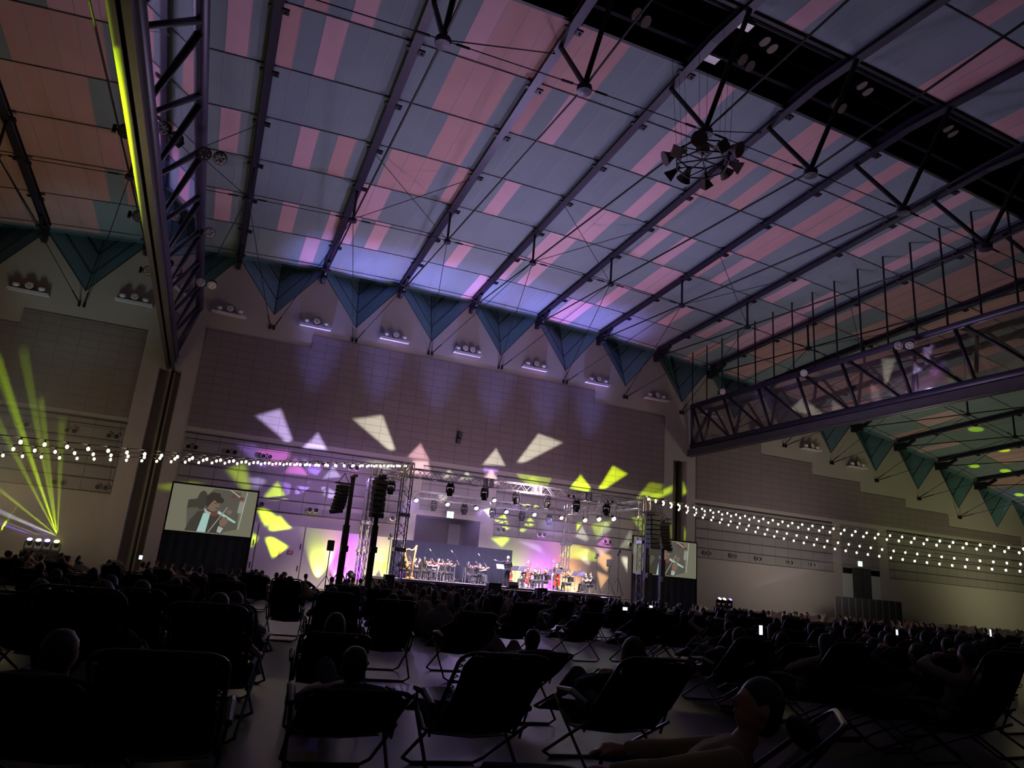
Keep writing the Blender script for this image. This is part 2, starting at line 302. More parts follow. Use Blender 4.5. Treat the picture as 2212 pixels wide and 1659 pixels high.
def slab(name, poly, m, th=.07):             # poly in (X,Z), counter-clockwise, on the wall
    s = MB(); n = len(poly); fr = [(x, WY-th, z) for x, z in poly]; bk = [(x, WY-.005, z) for x, z in poly]
    s.add(fr+bk, [tuple(range(n))]+[(i, i+n, (i+1) % n+n, (i+1) % n) for i in range(n)]); return struct(name, s, m)
slab('trim_3', [(-2.1, 9.5), (34.55, 9.5), (34.55, 16.22), (27.65, 16.22), (27.65, 17.2), (4.75, 17.2), (4.75, 16.22), (-2.1, 16.22)], clad)
slab('trim_4', [(-26, 9.45), (-5.6, 9.45), (-5.6, 15.25), (-12.5, 15.25), (-12.5, 14.25), (-18.5, 14.25), (-18.5, 13.2), (-26, 13.2)], clad)
slab('trim_5', [(37.9, 9.5), (80, 9.5), (80, 10.4), (69, 10.4), (69, 11.6), (63, 11.6), (63, 12.4), (57, 12.4), (57, 13.3), (51, 13.3), (51, 14.35), (45, 14.35), (45, 15.33), (37.9, 15.33)], clad)
for i, (a, b) in enumerate([(-2.1, 12.75), (13.9, 18.5), (19.7, 34.55), (-26, -5.6), (37.9, 53.1), (54.2, 58.9), (60.2, 80)]):
    z0 = 5.95 if i == 1 else 4.7
    slab('trim_%d' % (6+i), [(a, z0), (b, z0), (b, 9.05), (a, 9.05)], lowc)
nb = MB()                                     # frames around the louvre fields
for (a, b) in [(-2.1, 12.75), (13.9, 18.5), (19.7, 34.55), (-26, -5.6), (37.9, 53.1), (60.2, 80)]:
    for z in (9.08,): nb.box(((a+b)/2, WY-.06, z), (b-a+.1, .12, .08))
for (a, b) in [(-2.1, 12.75), (19.7, 34.55), (-26, -5.6), (37.9, 53.1), (60.2, 80)]:
    for z in (8.72, 7.9, 7.1, 6.3, 5.5, 4.7): nb.box(((a+b)/2, WY-.085, z), (b-a, .03, .05))
struct('trim_13', nb, mat('dark_reveal', (.04, .035, .035), .8, var=.2))
# teal notch bays
tf, tl = M['teal'], mat('notch_seam', (.035, .05, .055), .8, var=.2)
n = 0
for k in range(-4, 16):
    A = Vector((bx(k), WY, ZPK-drop(bx(k)))); B = Vector((bx(k+1), WY, ZPK-drop(bx(k+1)))); V = Vector((bx(k+.5), WY, ZV-drop(bx(k+.5)))); F = Vector((bx(k+.5), WY+1.7, roofz(bx(k+.5), WY)+.3))
    s = MB(); s.tri(A, V, F); s.tri(F, V, B)
    s.tube([V, V.lerp(F, .97)], .045, 5, 1)
    for t in (.3, .68):
        s.tube([V.lerp(F, t), A.lerp(F, t)], .04, 5, 1); s.tube([V.lerp(F, t), B.lerp(F, t)], .04, 5, 1)
    s.tube([A, V, B], .035, 5, 1)
    s.quad(A+Vector((0, 0, .0)), F, F+Vector((0, 0, .6)), A+Vector((0, 0, .6)), 0); s.quad(F, B, B+Vector((0, 0, .6)), F+Vector((0, 0, .6)), 0)
    n += 1; struct('window_%d' % n, s, [tf, tl])
# ceiling
ROWL, SW = 3.87, BP/6
YE = YR+1.93
PAT = {}
def setp(side, k, rows):
    for r, s in enumerate(rows.split()): PAT[(side, k, r)] = s
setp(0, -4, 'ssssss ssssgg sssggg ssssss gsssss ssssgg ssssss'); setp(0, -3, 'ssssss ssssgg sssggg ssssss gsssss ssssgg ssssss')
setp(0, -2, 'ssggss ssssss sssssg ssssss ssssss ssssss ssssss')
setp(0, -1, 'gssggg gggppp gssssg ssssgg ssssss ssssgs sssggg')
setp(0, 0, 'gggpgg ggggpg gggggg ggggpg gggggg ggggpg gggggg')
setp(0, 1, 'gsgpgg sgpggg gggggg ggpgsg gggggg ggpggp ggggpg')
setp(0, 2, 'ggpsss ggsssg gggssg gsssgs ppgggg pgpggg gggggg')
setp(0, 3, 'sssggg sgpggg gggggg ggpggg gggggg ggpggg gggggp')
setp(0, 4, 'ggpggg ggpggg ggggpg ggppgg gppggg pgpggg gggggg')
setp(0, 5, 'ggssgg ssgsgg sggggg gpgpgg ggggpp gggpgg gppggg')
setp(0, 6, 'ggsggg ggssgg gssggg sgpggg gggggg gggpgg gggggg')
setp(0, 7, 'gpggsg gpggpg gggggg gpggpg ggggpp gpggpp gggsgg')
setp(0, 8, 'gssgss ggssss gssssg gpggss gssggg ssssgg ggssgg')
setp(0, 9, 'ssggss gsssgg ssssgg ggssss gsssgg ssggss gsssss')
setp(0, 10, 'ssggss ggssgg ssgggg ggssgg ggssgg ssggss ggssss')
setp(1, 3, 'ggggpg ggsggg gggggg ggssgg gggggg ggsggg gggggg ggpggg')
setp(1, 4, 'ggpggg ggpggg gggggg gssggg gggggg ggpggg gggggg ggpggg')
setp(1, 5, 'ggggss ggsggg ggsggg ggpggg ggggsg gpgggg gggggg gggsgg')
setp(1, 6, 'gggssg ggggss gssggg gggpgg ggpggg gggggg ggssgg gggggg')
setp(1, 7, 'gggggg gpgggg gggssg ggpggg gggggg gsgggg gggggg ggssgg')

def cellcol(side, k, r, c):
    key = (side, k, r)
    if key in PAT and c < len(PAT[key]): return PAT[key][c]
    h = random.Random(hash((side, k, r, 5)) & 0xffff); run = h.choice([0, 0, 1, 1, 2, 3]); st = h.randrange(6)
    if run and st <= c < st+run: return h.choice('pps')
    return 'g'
cb_ = MB(); idx = {'g': 0, 'p': 1, 's': 2}
NX = 6
for side in (0, 1):
    for k in range(-4, 16):
        for r in range(7 if side == 0 else 8):
            for c in range(6):
                xa, xb = bx(k)+c*SW, bx(k)+(c+1)*SW
                if side == 0: ya, yb = YE+r*ROWL, min(YE+(r+1)*ROWL, WY+.05)
                else: ya, yb = 2*YR-YE-r*ROWL, 2*YR-YE-(r+1)*ROWL
                if r == 6 and side == 0: yb = WY+.02
                cb_.quad((xa, ya, roofz(xa, ya)), (xb, ya, roofz(xb, ya)), (xb, yb, roofz(xb, yb)), (xa, yb, roofz(xa, yb)), idx[cellcol(side, k, r, c)])
# edge strip over the notches
for k in range(-4, 16):
    a, b = bx(k), bx(k+1); za, zb = roofz(a, WY), roofz(b, WY)
    cb_.quad((a, WY+.02, za), (b, WY+.02, zb), (b, WY+.02, zb-.14), (a, WY+.02, za-.14), 0)
def ceilmat(name, col):
    m = bpy.data.materials.new(name); m.use_nodes = True; N = m.node_tree.nodes; L = m.node_tree.links; b = N['Principled BSDF']; b.inputs['Roughness'].default_value = .9; b.inputs['Specular IOR Level'].default_value = .15
    tc = N.new('ShaderNodeTexCoord'); no = N.new('ShaderNodeTexNoise'); no.inputs['Scale'].default_value = .6; no.inputs['Detail'].default_value = 5; L.new(tc.outputs['Object'], no.inputs[0])
    mx = N.new('ShaderNodeMix'); mx.data_type = 'RGBA'; mx.inputs[6].default_value = (*col, 1); mx.inputs[7].default_value = (*[c*.82 for c in col], 1)
    L.new(no.outputs['Fac'], mx.inputs[0]); L.new(mx.outputs[2], b.inputs['Base Color']); MATS[name] = m; return m
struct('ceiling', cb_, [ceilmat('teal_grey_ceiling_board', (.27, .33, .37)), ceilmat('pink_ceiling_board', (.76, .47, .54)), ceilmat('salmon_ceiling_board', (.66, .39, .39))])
jb = MB()                                     # joints between the boards
for k in range(-4, 16):
    for c in range(6):
        x = bx(k)+c*SW
        for (ya, yb) in ((YE, WY), (2*YR-YE, 2*YR-YE-7.9*ROWL)):
            jb.box((x, (ya+yb)/2, (roofz(x, ya)+roofz(x, yb))/2-.004), (.028, .01, .012)) if 0 else jb.beam((x, ya, roofz(x, ya)-.006), (x, yb, roofz(x, yb)-.006), .03, .015, 0)
jr = MB()
for r in range(0, 8):
    for side in (0, 1):
        y = YE+r*ROWL if side == 0 else 2*YR-YE-r*ROWL
        if y > WY: continue
        for k in range(-4, 16): jr.beam((bx(k), y, roofz(bx(k), y)-.02), (bx(k+1), y, roofz(bx(k+1), y)-.02), .035, .03, 0)
struct('trim_14', jb, mat('pale_joint', (.42, .36, .42), .6, var=.1))
struct('trim_15', jr, mat('dark_joint', (.1, .09, .11), .6, var=.1))
# ridge recess
rd = MB(); ya, yb = 2*YR-YE, YE
for k in range(-4, 16):
    a, b = bx(k), bx(k+1)
    za, zb = roofz(a, yb), roofz(b, yb); t = 2.4
    rd.quad((a, ya, za), (b, ya, zb), (b, ya, zb+t), (a, ya, za+t)); rd.quad((a, yb, za), (b, yb, zb), (b, yb, zb+t), (a, yb, za+t)); rd.quad((a, ya, za+t), (b, ya, zb+t), (b, yb, zb+t), (a, yb, za+t))
    for y, dz, rr in ((ya+.75, .5, .13), (yb-.75, .5, .13), (yb-1.3, 1.3, .1)):
        rd.tube([(a, y, za+dz), (b, y, zb+dz)], rr, 8, 1)
    rd.beam((a, yb-.1, za+.0), (b, yb-.1, zb+.0), .16, .2, 1); rd.beam((a, ya+.1, za+.0), (b, ya+.1, zb+.0), .16, .2, 1)
struct('trim_16', rd, [mat('ridge_recess_black', (.02, .022, .03), .8, var=.3), M['steel_dark']])
# other walls, never lit much
ow = MB(); ow.quad((-28, -12, 0), (-28, 53, 0), (-28, 53, 24), (-28, -12, 24)); ow.quad((95, -12, 0), (95, 53, 0), (95, 53, 24), (95, -12, 24))
struct('wall_side', ow, M['plaster']); bw_ = MB(); bw_.quad((-28, -12, 0), (95, -12, 0), (95, -12, 25), (-28, -12, 25)); struct('wall_back', bw_, M['plaster'])
# ---------------------------------------------------------------- roof beams with struts and tension rods
YN, ZN, YT, ZT = 38.3, 21.15, 21.0, 20.1      # nodes of the tension rod
def node(k, y, z): return Vector((bx(k), y, z-drop(bx(k))))
for k in range(-2, 15):
    X = bx(k); root = empty('roof_beam', (0, 0, 0)); tag(root, kind='structure')
    zz = lambda Y: beamz(X, Y)
    m = MB()
    for (ya, yb) in ((WY-.3, YR), (YR, -11)):
        pts = (Vector((X, ya, zz(ya)-.02)), Vector((X, yb, zz(yb)-.02)))
        m.beam(pts[0], pts[1], .42, .07); m.beam(pts[0]+Vector((0, 0, .36)), pts[1]+Vector((0, 0, .36)), .42, .06); m.beam(pts[0]+Vector((0, 0, .18)), pts[1]+Vector((0, 0, .18)), .07, .34)
    m.build('rafter', M['steel'], root)
    b = MB()
    for r in range(0, 7):
        y = YE+r*ROWL+.1
        b.box((X+.32, y, zz(y)-.05), (.3, .3, .1)); b.box((X-.3, y, zz(y)-.02), (.18, .2, .08)); b.ball((X+.36, y, zz(y)-.13), .05, n=6)
    y = WY-1.6; b.box((X, WY-.6, zz(WY)-.5), (.3, 1.2, .7)); b.beam((X, WY-2.3, zz(y)-.1), (X, WY-.4, zz(y)-.95), .14, .3); b.tube([(X-.3, WY-1.5, zz(y)-.45), (X+.3, WY-1.5, zz(y)-.45)], .1, 6)
    b.build('bracket', M['steel_dark'], root)
    for sgn in (1, -1):
        yn = YN if sgn == 1 else 2*YR-YN
        n1 = node(k, yn, ZN)
        p = MB(); p.tube([(X, yn, zz(yn)), n1], .075, 8); p.build('post', M['steel_dark'], root)
        q = MB(); q.lathe([(.02, -.2), (.22, -.18), (.22, .0), (.12, .12), (.05, .15)], 10, 0, Matrix.Translation(n1)); q.build('node', M['steel'], root)
    n2 = node(k, YT, ZT)
    for yy in (YR+3.1, YR-2.2):
        p = MB(); p.tube([(X, yy, zz(yy)), n2+Vector((0, 0, .1))], .11, 8); p.build('strut', M['black'], root)
    q = MB(); q.lathe([(.03, -.25), (.3, -.22), (.3, .02), (.14, .15), (.05, .2)], 12, 0, Matrix.Translation(n2)); q.build('node', M['steel'], root)
    r_ = MB(); e1 = Vector((X, WY-1.4, zz(WY)-.55)); e2 = Vector((X, 2*YR-WY+1.4, zz(WY)-.55)); n1 = node(k, YN, ZN); n3 = node(k, 2*YR-YN, ZN)
    r_.tube([e1, n1], .045, 6); r_.tube([n1, n2], .05, 6); r_.tube([n2, n3], .05, 6); r_.tube([n3, e2], .045, 6)
    r_.build('tension_rod', M['black'], root)
for k in range(-2, 14):                       # cables across the bays
    cab = MB()
    for (y, z) in ((YN, ZN), (YT, ZT), (2*YR-YN, ZN)):
        a, b = node(k, y, z), node(k+1, y, z); cab.tube([a, b], .022, 5)
        for p, q in ((a, b), (b, a)): d = (q-p).normalized(); cab.tube([p+d*.5, p+d*1.0], .05, 5)
    y = YN
    if k % 2 == 0:
        a, b = node(k, YN, ZN), Vector((bx(k+1), YN-4, beamz(bx(k+1), YN-4))); cab.tube([a, b], .02, 5)
        a, b = node(k+1, YN, ZN), Vector((bx(k), YN-4, beamz(bx(k), YN-4))); cab.tube([a, b], .02, 5)
        a, b = node(k, YT, ZT), Vector((bx(k+1), YT+3, beamz(bx(k+1), YT+3))); cab.tube([a, b], .025, 5)
    V = Vector((bx(k+.5), WY-.12, ZV-.9-drop(bx(k+.5))))
    for kk, s in ((k, -.14), (k+1, .14)):
        a = V+Vector((s, 0, 0)); cab.tube([a, node(kk, YN, ZN)], .022, 5); d = (node(kk, YN, ZN)-a).normalized(); cab.tube([a+d*.1, a+d*1.3], .045, 5); cab.box(a+Vector((0, .05, -.05)), (.14, .14, .3))
    struct('bracing_cable', cab, M['black'])

# ================================================================ PARTITION TRUSSES
glass = bpy.data.materials.new('smoke_barrier_glass'); glass.use_nodes = True
N = glass.node_tree.nodes; L = glass.node_tree.links; N.remove(N['Principled BSDF'])
gt = N.new('ShaderNodeBsdfTransparent'); gt.inputs[0].default_value = (.62, .6, .64, 1); gg = N.new('ShaderNodeBsdfGlossy'); gg.inputs['Roughness'].default_value = .03; gg.inputs[0].default_value = (.9, .9, .95, 1)
gx = N.new('ShaderNodeMixShader'); fr = N.new('ShaderNodeFresnel'); fr.inputs[0].default_value = 1.5
ma = N.new('ShaderNodeMath'); ma.operation = 'ADD'; ma.use_clamp = True; ma.inputs[1].default_value = .22; L.new(fr.outputs[0], ma.inputs[0]); L.new(ma.outputs[0], gx.inputs[0]); L.new(gt.outputs[0], gx.inputs[1]); L.new(gg.outputs[0], gx.inputs[2]); L.new(gx.outputs[0], N['Material Output'].inputs[0])
raw = mat('galvanised_rail', (.12, .11, .12), .35, .5, var=.35, scale=2)
def truss(X, side, label):
    root = empty('partition_truss', (X, 20, 0)); tag(root, label, 'roof truss'); ox, oy = X, 20
    def V3(x, y, z): return Vector((x-ox, y-oy, z))
    s = side                                    # +1: upper chord towards +X
    ya, yb = -6, 49.7
    zl = lambda y: 13.9; 
    def zu(y): return 17.05-.00*(y)
    xl, xu = X, X+s*.95
    m = MB(); m.tube([V3(xl, ya, 13.9), V3(xl, 49.75, 13.9)], .26, 14); m.build('lower_chord', M['steel'], root, True)
    for q in (1, -1):
        m = MB(); m.tube([V3(X+q*.95, ya, zu(0)), V3(X+q*.95, 48.6, zu(0))], .21, 12); m.tube([V3(X+q*.95, 48.5, zu(0)), V3(xl, 49.7, 14.0)], .16, 10); m.build('upper_chord', M['steel'], root, True)
        w_ = MB(); p = 3.9; y = 48.4; i = 0
        while y > ya:
            w_.tube([V3(X+q*.95, y, zu(0)), V3(xl, y-.25*p*.3, 13.9)], .11, 8); w_.tube([V3(X+q*.95, y-p*.12, zu(0)), V3(xl, y-p+.3, 13.9)], .1, 8); y -= p
        w_.build('web', M['steel_dark'], root, True)
    g = MB(); g.quad(V3(X+s*.9, ya, 17.0), V3(X+s*.9, 48.4, 17.0), V3(X+s*.05, 49.4, 14.0), V3(X+s*.05, ya, 14.0)); g.build('glass_pane', glass, root)
    y = 48.4
    while y > ya: t = MB(); t.tube([V3(X-.95, y, 17.05), V3(X+.95, y, 17.05)], .08, 6); t.build('cross_tube', M['steel_dark'], root); y -= 3.9
    r = MB()
    for q in (-.16, .16): r.box(V3(X+q-.1, (ya+50.2)/2, 13.3), (.05, 50.2-ya, .55)); r.box(V3(X+q-.1, (ya+50.2)/2, 13.05), (.2, 50.2-ya, .06))
    r.box(V3(X-.05, (ya+50.2)/2, 13.6), (.45, 50.2-ya, .07))
    r.build('rail', raw, root)
    y = 48.5; 
    while y > 3 and s < 0:
        for q in (-.95,):
            h = MB(); xx = X+q; h.tube([V3(xx, y, 17.1), V3(xx, y, roofz(xx, y)-.02)], .055, 6)
            h.build('hanger_rod', M['steel_dark'], root)
        y -= 1.93
    return root
tl_ = truss(-3.7, 1, 'long purple triangular roof truss with yellow-green lit rail, left of the stage')
tr_ = truss(36.3+.95, -1, 'long glazed roof truss with a row of hanger rods, right of the stage')

# ================================================================ STAGE
SZ = 1.15
sx0, sx1 = onY(866, 1251, 38).x, onY(1342, 1289, 38).x
m = MB(); m.box(((sx0+sx1)/2, 42.5, SZ-.06), (sx1-sx0, 9, .12)); deck = m
st = empty('stage', ((sx0+sx1)/2, 42.5, 0)); tag(st, 'long low orchestra stage with purple lit deck at the foot of the front wall', 'stage')
def loc_build(mb, name, mats, root, smooth=False):
    o = mb.build(name, mats, root, smooth); o.matrix_parent_inverse = root_inv(root); return o
def root_inv(root): return (Matrix.Translation(root.location) @ Matrix.Rotation(root.rotation_euler.z, 4, 'Z')).inverted()
loc_build(deck, 'deck', mat('stage_deck_grey', (.33, .31, .34), .35, var=.2, scale=2), st)
m = MB(); m.box(((sx0+sx1)/2, 38.04, SZ/2-.06), (sx1-sx0, .05, SZ-.14)); m.box((sx0+.03, 42.5, SZ/2-.06), (.05, 9, SZ-.14)); m.box((sx1-.03, 42.5, SZ/2-.06), (.05, 9, SZ-.14))
loc_build(m, 'skirt', mat('dark_blue_stage_skirt', (.03, .03, .05), .8, var=.3), st)
for i in range(9):
    for y in (38.3, 42.5, 46.7): m = MB(); x = sx0+.3+i*(sx1-sx0-.6)/8; m.tube([(x, y, 0), (x, y, SZ-.12)], .03, 6); loc_build(m, 'leg', M['alu'], st)
# ---- lattice truss
def lattice(mb, a, b, s=.36, r=.025, step=.45, up=(0, 0, 1)):
    a = Vector(a); b = Vector(b); d = (b-a).normalized(); x = d.cross(Vector(up))
    if x.length < .05: x = Vector((1, 0, 0))
    x.normalize(); z = x.cross(d); L = (b-a).length; cs = [x*sx*s/2+z*sz*s/2 for sx, sz in ((-1, -1), (1, -1), (1, 1), (-1, 1))]
    for c in cs: mb.tube([a+c, b+c], r, 6)
    n = max(2, int(L/step)); 
    for i in range(n):
        p, q = a+d*(L*i/n), a+d*(L*(i+1)/n)
        for j in range(4):
            c1, c2 = cs[j], cs[(j+1) % 4]
            if i % 2: c1, c2 = c2, c1
            mb.tube([p+c1, q+c2], r*.55, 4)
    for t in (0, 1):
        p = a+d*(L*t)
        for j in range(4): mb.tube([p+cs[j], p+cs[(j+1) % 4]], r*.8, 4)
TX0, TX1, TY = onY(878, 1024, 38).x, onY(1386, 1094, 38).x, 38.
TZ = 6.7
Pbr = onZ(1232, 1107, TZ); Pbl = onZ(893, 1063, TZ); YB = min(46.8, (Pbr.y+Pbl.y)/2)
rig = empty('stage_lighting_rig', (TX0, TY, 0)); tag(rig, 'aluminium lattice truss rig of towers and spans over the orchestra', 'lighting truss')
for (x, y) in ((TX0, TY-.3), (TX1, TY-.3), (TX1-.6, YB), (TX0-.1, YB)):
    m = MB(); lattice(m, (x, y, 0.1), (x, y, TZ+.5), .5 if y < 40 else .42, .035, .5)
    for z in (2.6, 4.4): m.box((x, y, z), (.62, .62, .2))
    loc_build(m, 'tower', M['alu'], rig)
    m = MB(); m.box((x, y, .05), (1.3, 1.3, .1), bev=.02); loc_build(m, 'base_plate', M['black'], rig)
for nm, a, b in (('front_span', (TX0, TY-.3, TZ), (TX1, TY-.3, TZ)), ('back_span', (TX0, YB, TZ-.1), (TX1-.6, YB, TZ-.1)), ('side_span', (TX0, TY, TZ), (TX0-.1, YB, TZ)), ('side_span', (TX1, TY, TZ), (TX1-.6, YB, TZ))):
    m = MB(); lattice(m, a, b, .45, .03, .42)
    if nm == 'front_span':
        for t in (.3, .5, .72): x = a[0]+(b[0]-a[0])*t; m.box((x, a[1], TZ), (.12, .52, .52)); m.box((x+.35, a[1], TZ), (.1, .52, .52))
    loc_build(m, nm, M['alu'], rig)
# ---- line arrays on masts
def array(name, px, pyt, pyb, Y, wpx, face, label, boxes=8, curve=.35):
    top = onY(px, pyt, Y); bot = onY(px, pyb, Y); H = top.z-bot.z; W = wpx*(top-CAM).dot(fwd)/FPX
    root = empty(name, (top.x, Y, bot.z), face); tag(root, label, 'speaker')
    h = H/boxes
    for i in range(boxes):
        t = i/(boxes-1); m = MB(); ang = curve*t*t*.6; R = Matrix.Rotation(ang, 3, 'X'); off = -curve*t*t*.5
        m.box((0, off, H-h*(i+.5)), (W, .55, h*.93), 0, R, .03)
        b = m.build('cabinet', M['black'], root)
        g = MB(); g.box((0, off-.29, H-h*(i+.5)), (W*.9, .02, h*.75), 0, R)
        g.build('grille', mat('speaker_grille', (.035, .035, .04), .5, .4, bump=.6, scale=120), b)
    m = MB(); m.box((0, 0, H+.08), (W*.7, .8, .08)); m.tube([(0, -.3, H+.1), (0, 0, H+.6)], .02, 5); m.tube([(0, .3, H+.1), (0, 0, H+.6)], .02, 5)
    m.build('fly_bar', M['black'], root)
    return root
array('line_array_speaker', 742, 1048, 1111, 36.6, 19, math.radians(-75), 'curved black line array hanging left of the outer mast, beside the big screen')
array('line_array_speaker', 822, 1037, 1120, 36.6, 27, math.radians(5), 'tall black line array hanging on the mast nearest the left stage tower', 7, .1)
array('line_array_speaker', 1411, 1114, 1186, 36.6, 25, math.radians(5), 'tall black line array hanging just right of the right stage tower', 7, .1)
array('line_array_speaker', 1435, 1133, 1188, 36.6, 16, math.radians(70), 'smaller curved black line array hanging in front of the right screen')
def mast(px1, py1, px2, py2, Y, label):
    a, b = onY(px1, py1, Y), onY(px2, py2, Y); a = Vector((b.x, Y, .05)); b = Vector((b.x, Y, b.z)); root = empty('speaker_mast', (a.x, Y, 0)); tag(root, label, 'mast')
    m = MB(); m.box((0, 0, b.z*.3), (.3, .3, b.z*.6), 0, None, .02); m.box((0, 0, b.z*.75), (.2, .2, b.z*.5), 0, None, .02); m.build('mast_tube', M['black'], root)
    m = MB(); m.box((0, 0, .06), (1.6, .2, .12)); m.box((0, 0, .06), (.2, 1.6, .12)); m.tube([(.7, 0, .1), (0, 0, 1.4)], .03, 6); m.tube([(-.7, 0, .1), (0, 0, 1.4)], .03, 6); m.build('base', M['black'], root)
    m = MB(); m.box((0, -.2, b.z+.06), (.18, 1.1, .12)); m.box((0, -.3, b.z*.4), (.34, .3, .3), 0, None, .02); m.build('head_arm', M['black'], root)
mast(742, 1240, 763, 1033, 36.9, 'tall black lift mast left of the stage carrying the curved speaker')
mast(797, 1250, 824, 1033, 37.0, 'tall black lift mast just left of the left stage tower')
mast(1400, 1290, 1399, 1108, 37.0, 'tall black lift mast beside the right stage tower')
mast(1417, 1290, 1432, 1125, 37.0, 'black lift mast in front of the right screen')
m = MB(); lattice(m, onY(785, 1240, 37.6)*Vector((1, 1, 0)) if 0 else (onY(822, 1015, 37.6).x-.3, 37.6, .1), (onY(822, 1015, 37.6).x-.3, 37.6, 6.6), .3, .02, .4)
lattice(m, (onY(822, 1015, 37.6).x-.3, 37.6, 6.5), (TX0, TY-.2, 6.5), .3, .02, .4)
tag(m.build('wing_truss', M['alu']), 'slender lattice tower and arm joining the left mast to the stage rig', 'lighting truss')
# ---- lamp fixtures
lensw = mat('lit_white_lens', (1, 1, 1), .3, emit=(1, .93, .85), estr=30)
for mm_ in (lensw,): mm_.cycles.emission_sampling = 'NONE'
def lens(name, c, s=25):
    m = mat(name, c, .3, emit=c, estr=s); m.cycles.emission_sampling = 'NONE'; return m
def moving_head_proto():
    root = empty('moving_head_light')
    m = MB(); m.box((0, 0, -.06), (.36, .26, .16), 0, None, .03); m.tube([(-.1, 0, .02), (-.1, 0, .1)], .03, 6); m.tube([(.1, 0, .02), (.1, 0, .1)], .03, 6); m.build('base', M['black'], root)
    m = MB()
    for s in (-1, 1): m.box((s*.2, 0, -.3), (.06, .14, .4), 0, None, .02)
    m.box((0, 0, -.15), (.44, .14, .06), 0, None, .02); m.build('yoke', M['black'], root)
    m = MB(); m.lathe([(.09, .18), (.15, .12), (.17, 0), (.16, -.22), (.13, -.26)], 12, 0, Matrix.Translation((0, 0, -.42))); h = m.build('head', M['black'], root, True)
    m = MB(); m.lathe([(.12, -.262), (.12, -.275)], 12, 0, Matrix.Translation((0, 0, -.42))); m.build('lens', M['lens'], h)
    return root
mh = moving_head_proto()
# (px, py of centre, Y)
FR = [(845, 1049), (973, 1052), (1047, 1064), (1116, 1072), (1182, 1080), (1245, 1089), (1310, 1098)]
BK = [(938, 1083), (1004, 1091), (1065, 1099), (1128, 1106), (1187, 1113)]
HEADS = []
names = ['hanging from the left wing of the rig', 'on the front span', 'on the back span']
for i, (x, y) in enumerate(FR+BK):
    p = onY(x, y, TY-.3 if i < 7 else YB); o = mh if i == 0 else copy_tree(mh); o.location = (p.x, p.y, (TZ-.32 if i < 7 else TZ-.42) if i else p.z+.2); o.rotation_euler.z = random.uniform(-.4, .4)
    l = 'black moving head light hanging left of the left stage tower' if i == 0 else ('%s black moving head from the left on the front span of the stage rig' % ORD[i-1] if i < 7 else '%s black moving head from the left on the back span of the stage rig' % ORD[i-7])
    tag(o, l, 'stage light', 'moving heads on the stage rig'); HEADS.append(Vector(o.location)+Vector((0, 0, -.5)))
pars = [(899.5, 1081, (.75, .7, 1)), (967, 1090, (1, .75, .5)), (1029, 1098, (1, .95, .7)), (1068, 1081, (1, 1, .95)), (1094, 1106, (1, .75, .75)), (1154.5, 1112, (.5, .45, 1)), (1213, 1119, (1, .85, .5)), (1264, 1124, (1, 1, 1)), (1294, 1122, (1, 1, 1)), (1326, 1121, (1, 1, 1))]
PARS = []
for i, (x, y, c) in enumerate(pars):
    Y = YB-.1 if i < 7 else (41.5, 40.6, 39.5)[i-7]
    p = onY(x, y, Y); root = empty('par_can_light', p); big = i > 6
    tag(root, ('%s lit par can from the left on the back span of the stage rig' % ORD[i]) if not big else ('%s white glowing lamp from the left under the right side span of the rig' % ORD[i-7]), 'stage light', 'lit lamps of the stage rig')
    m = MB(); M4 = Matrix.Rotation(-.95, 4, 'X'); m.lathe([(.08, .28), (.13, .2), (.14, 0)], 12, 0, M4); m.build('can', M['black'], root, True)
    m = MB(); m.lathe([(.13, .0), (.11, -.03)], 12, 0, M4); m.build('lens', lens('lit_lens_%d' % i, c, 60 if big else 35), root)
    m = MB(); m.tube([(-.16, 0, .1), (-.16, 0, TZ-.4-p.z), (.16, 0, TZ-.4-p.z), (.16, 0, .1)], .015, 5); m.build('yoke', M['black'], root)
    PARS.append(p)
# ---- drapes
drape = bpy.data.materials.new('dark_blue_drape'); drape.use_nodes = True; b = drape.node_tree.nodes['Principled BSDF']; b.inputs['Base Color'].default_value = (.012, .013, .028, 1); b.inputs['Roughness'].default_value = .9; b.inputs['Specular IOR Level'].default_value = .1
def curtain(name, x0, x1, Y, z0, z1, label, amp=.05, m=None):
    s = MB(); n = max(8, int((x1-x0)/.09)); vs = []
    for i in range(n+1):
        x = x0+(x1-x0)*i/n; y = Y+amp*math.sin(i*1.1)+amp*.5*math.sin(i*.37); vs += [(x, y, z0), (x, y, z1), (x, y+.02, z1), (x, y+.02, z0)]
    fs = []
    for i in range(n):
        a, c = i*4, i*4+4
        for j in range(4): fs.append((a+j, c+j, c+(j+1) % 4, a+(j+1) % 4))
    s.add(vs, fs); return tag(s.build(name, m or drape, None, True), label, 'curtain')
cx0, cx1 = onY(878, 1170, 47.2).x, onY(1106, 1200, 47.2).x
curtain('backdrop_curtain', cx0, cx1, 47.2, SZ, onY(1106, 1189, 47.2).z, 'dark blue pleated drape standing behind the violins across the stage back')
curtain('wing_curtain', onY(846, 1180, 46).x, onY(868, 1180, 46).x, 46, 0, onY(850, 1165, 46).z, 'narrow dark drape behind the left stage tower')
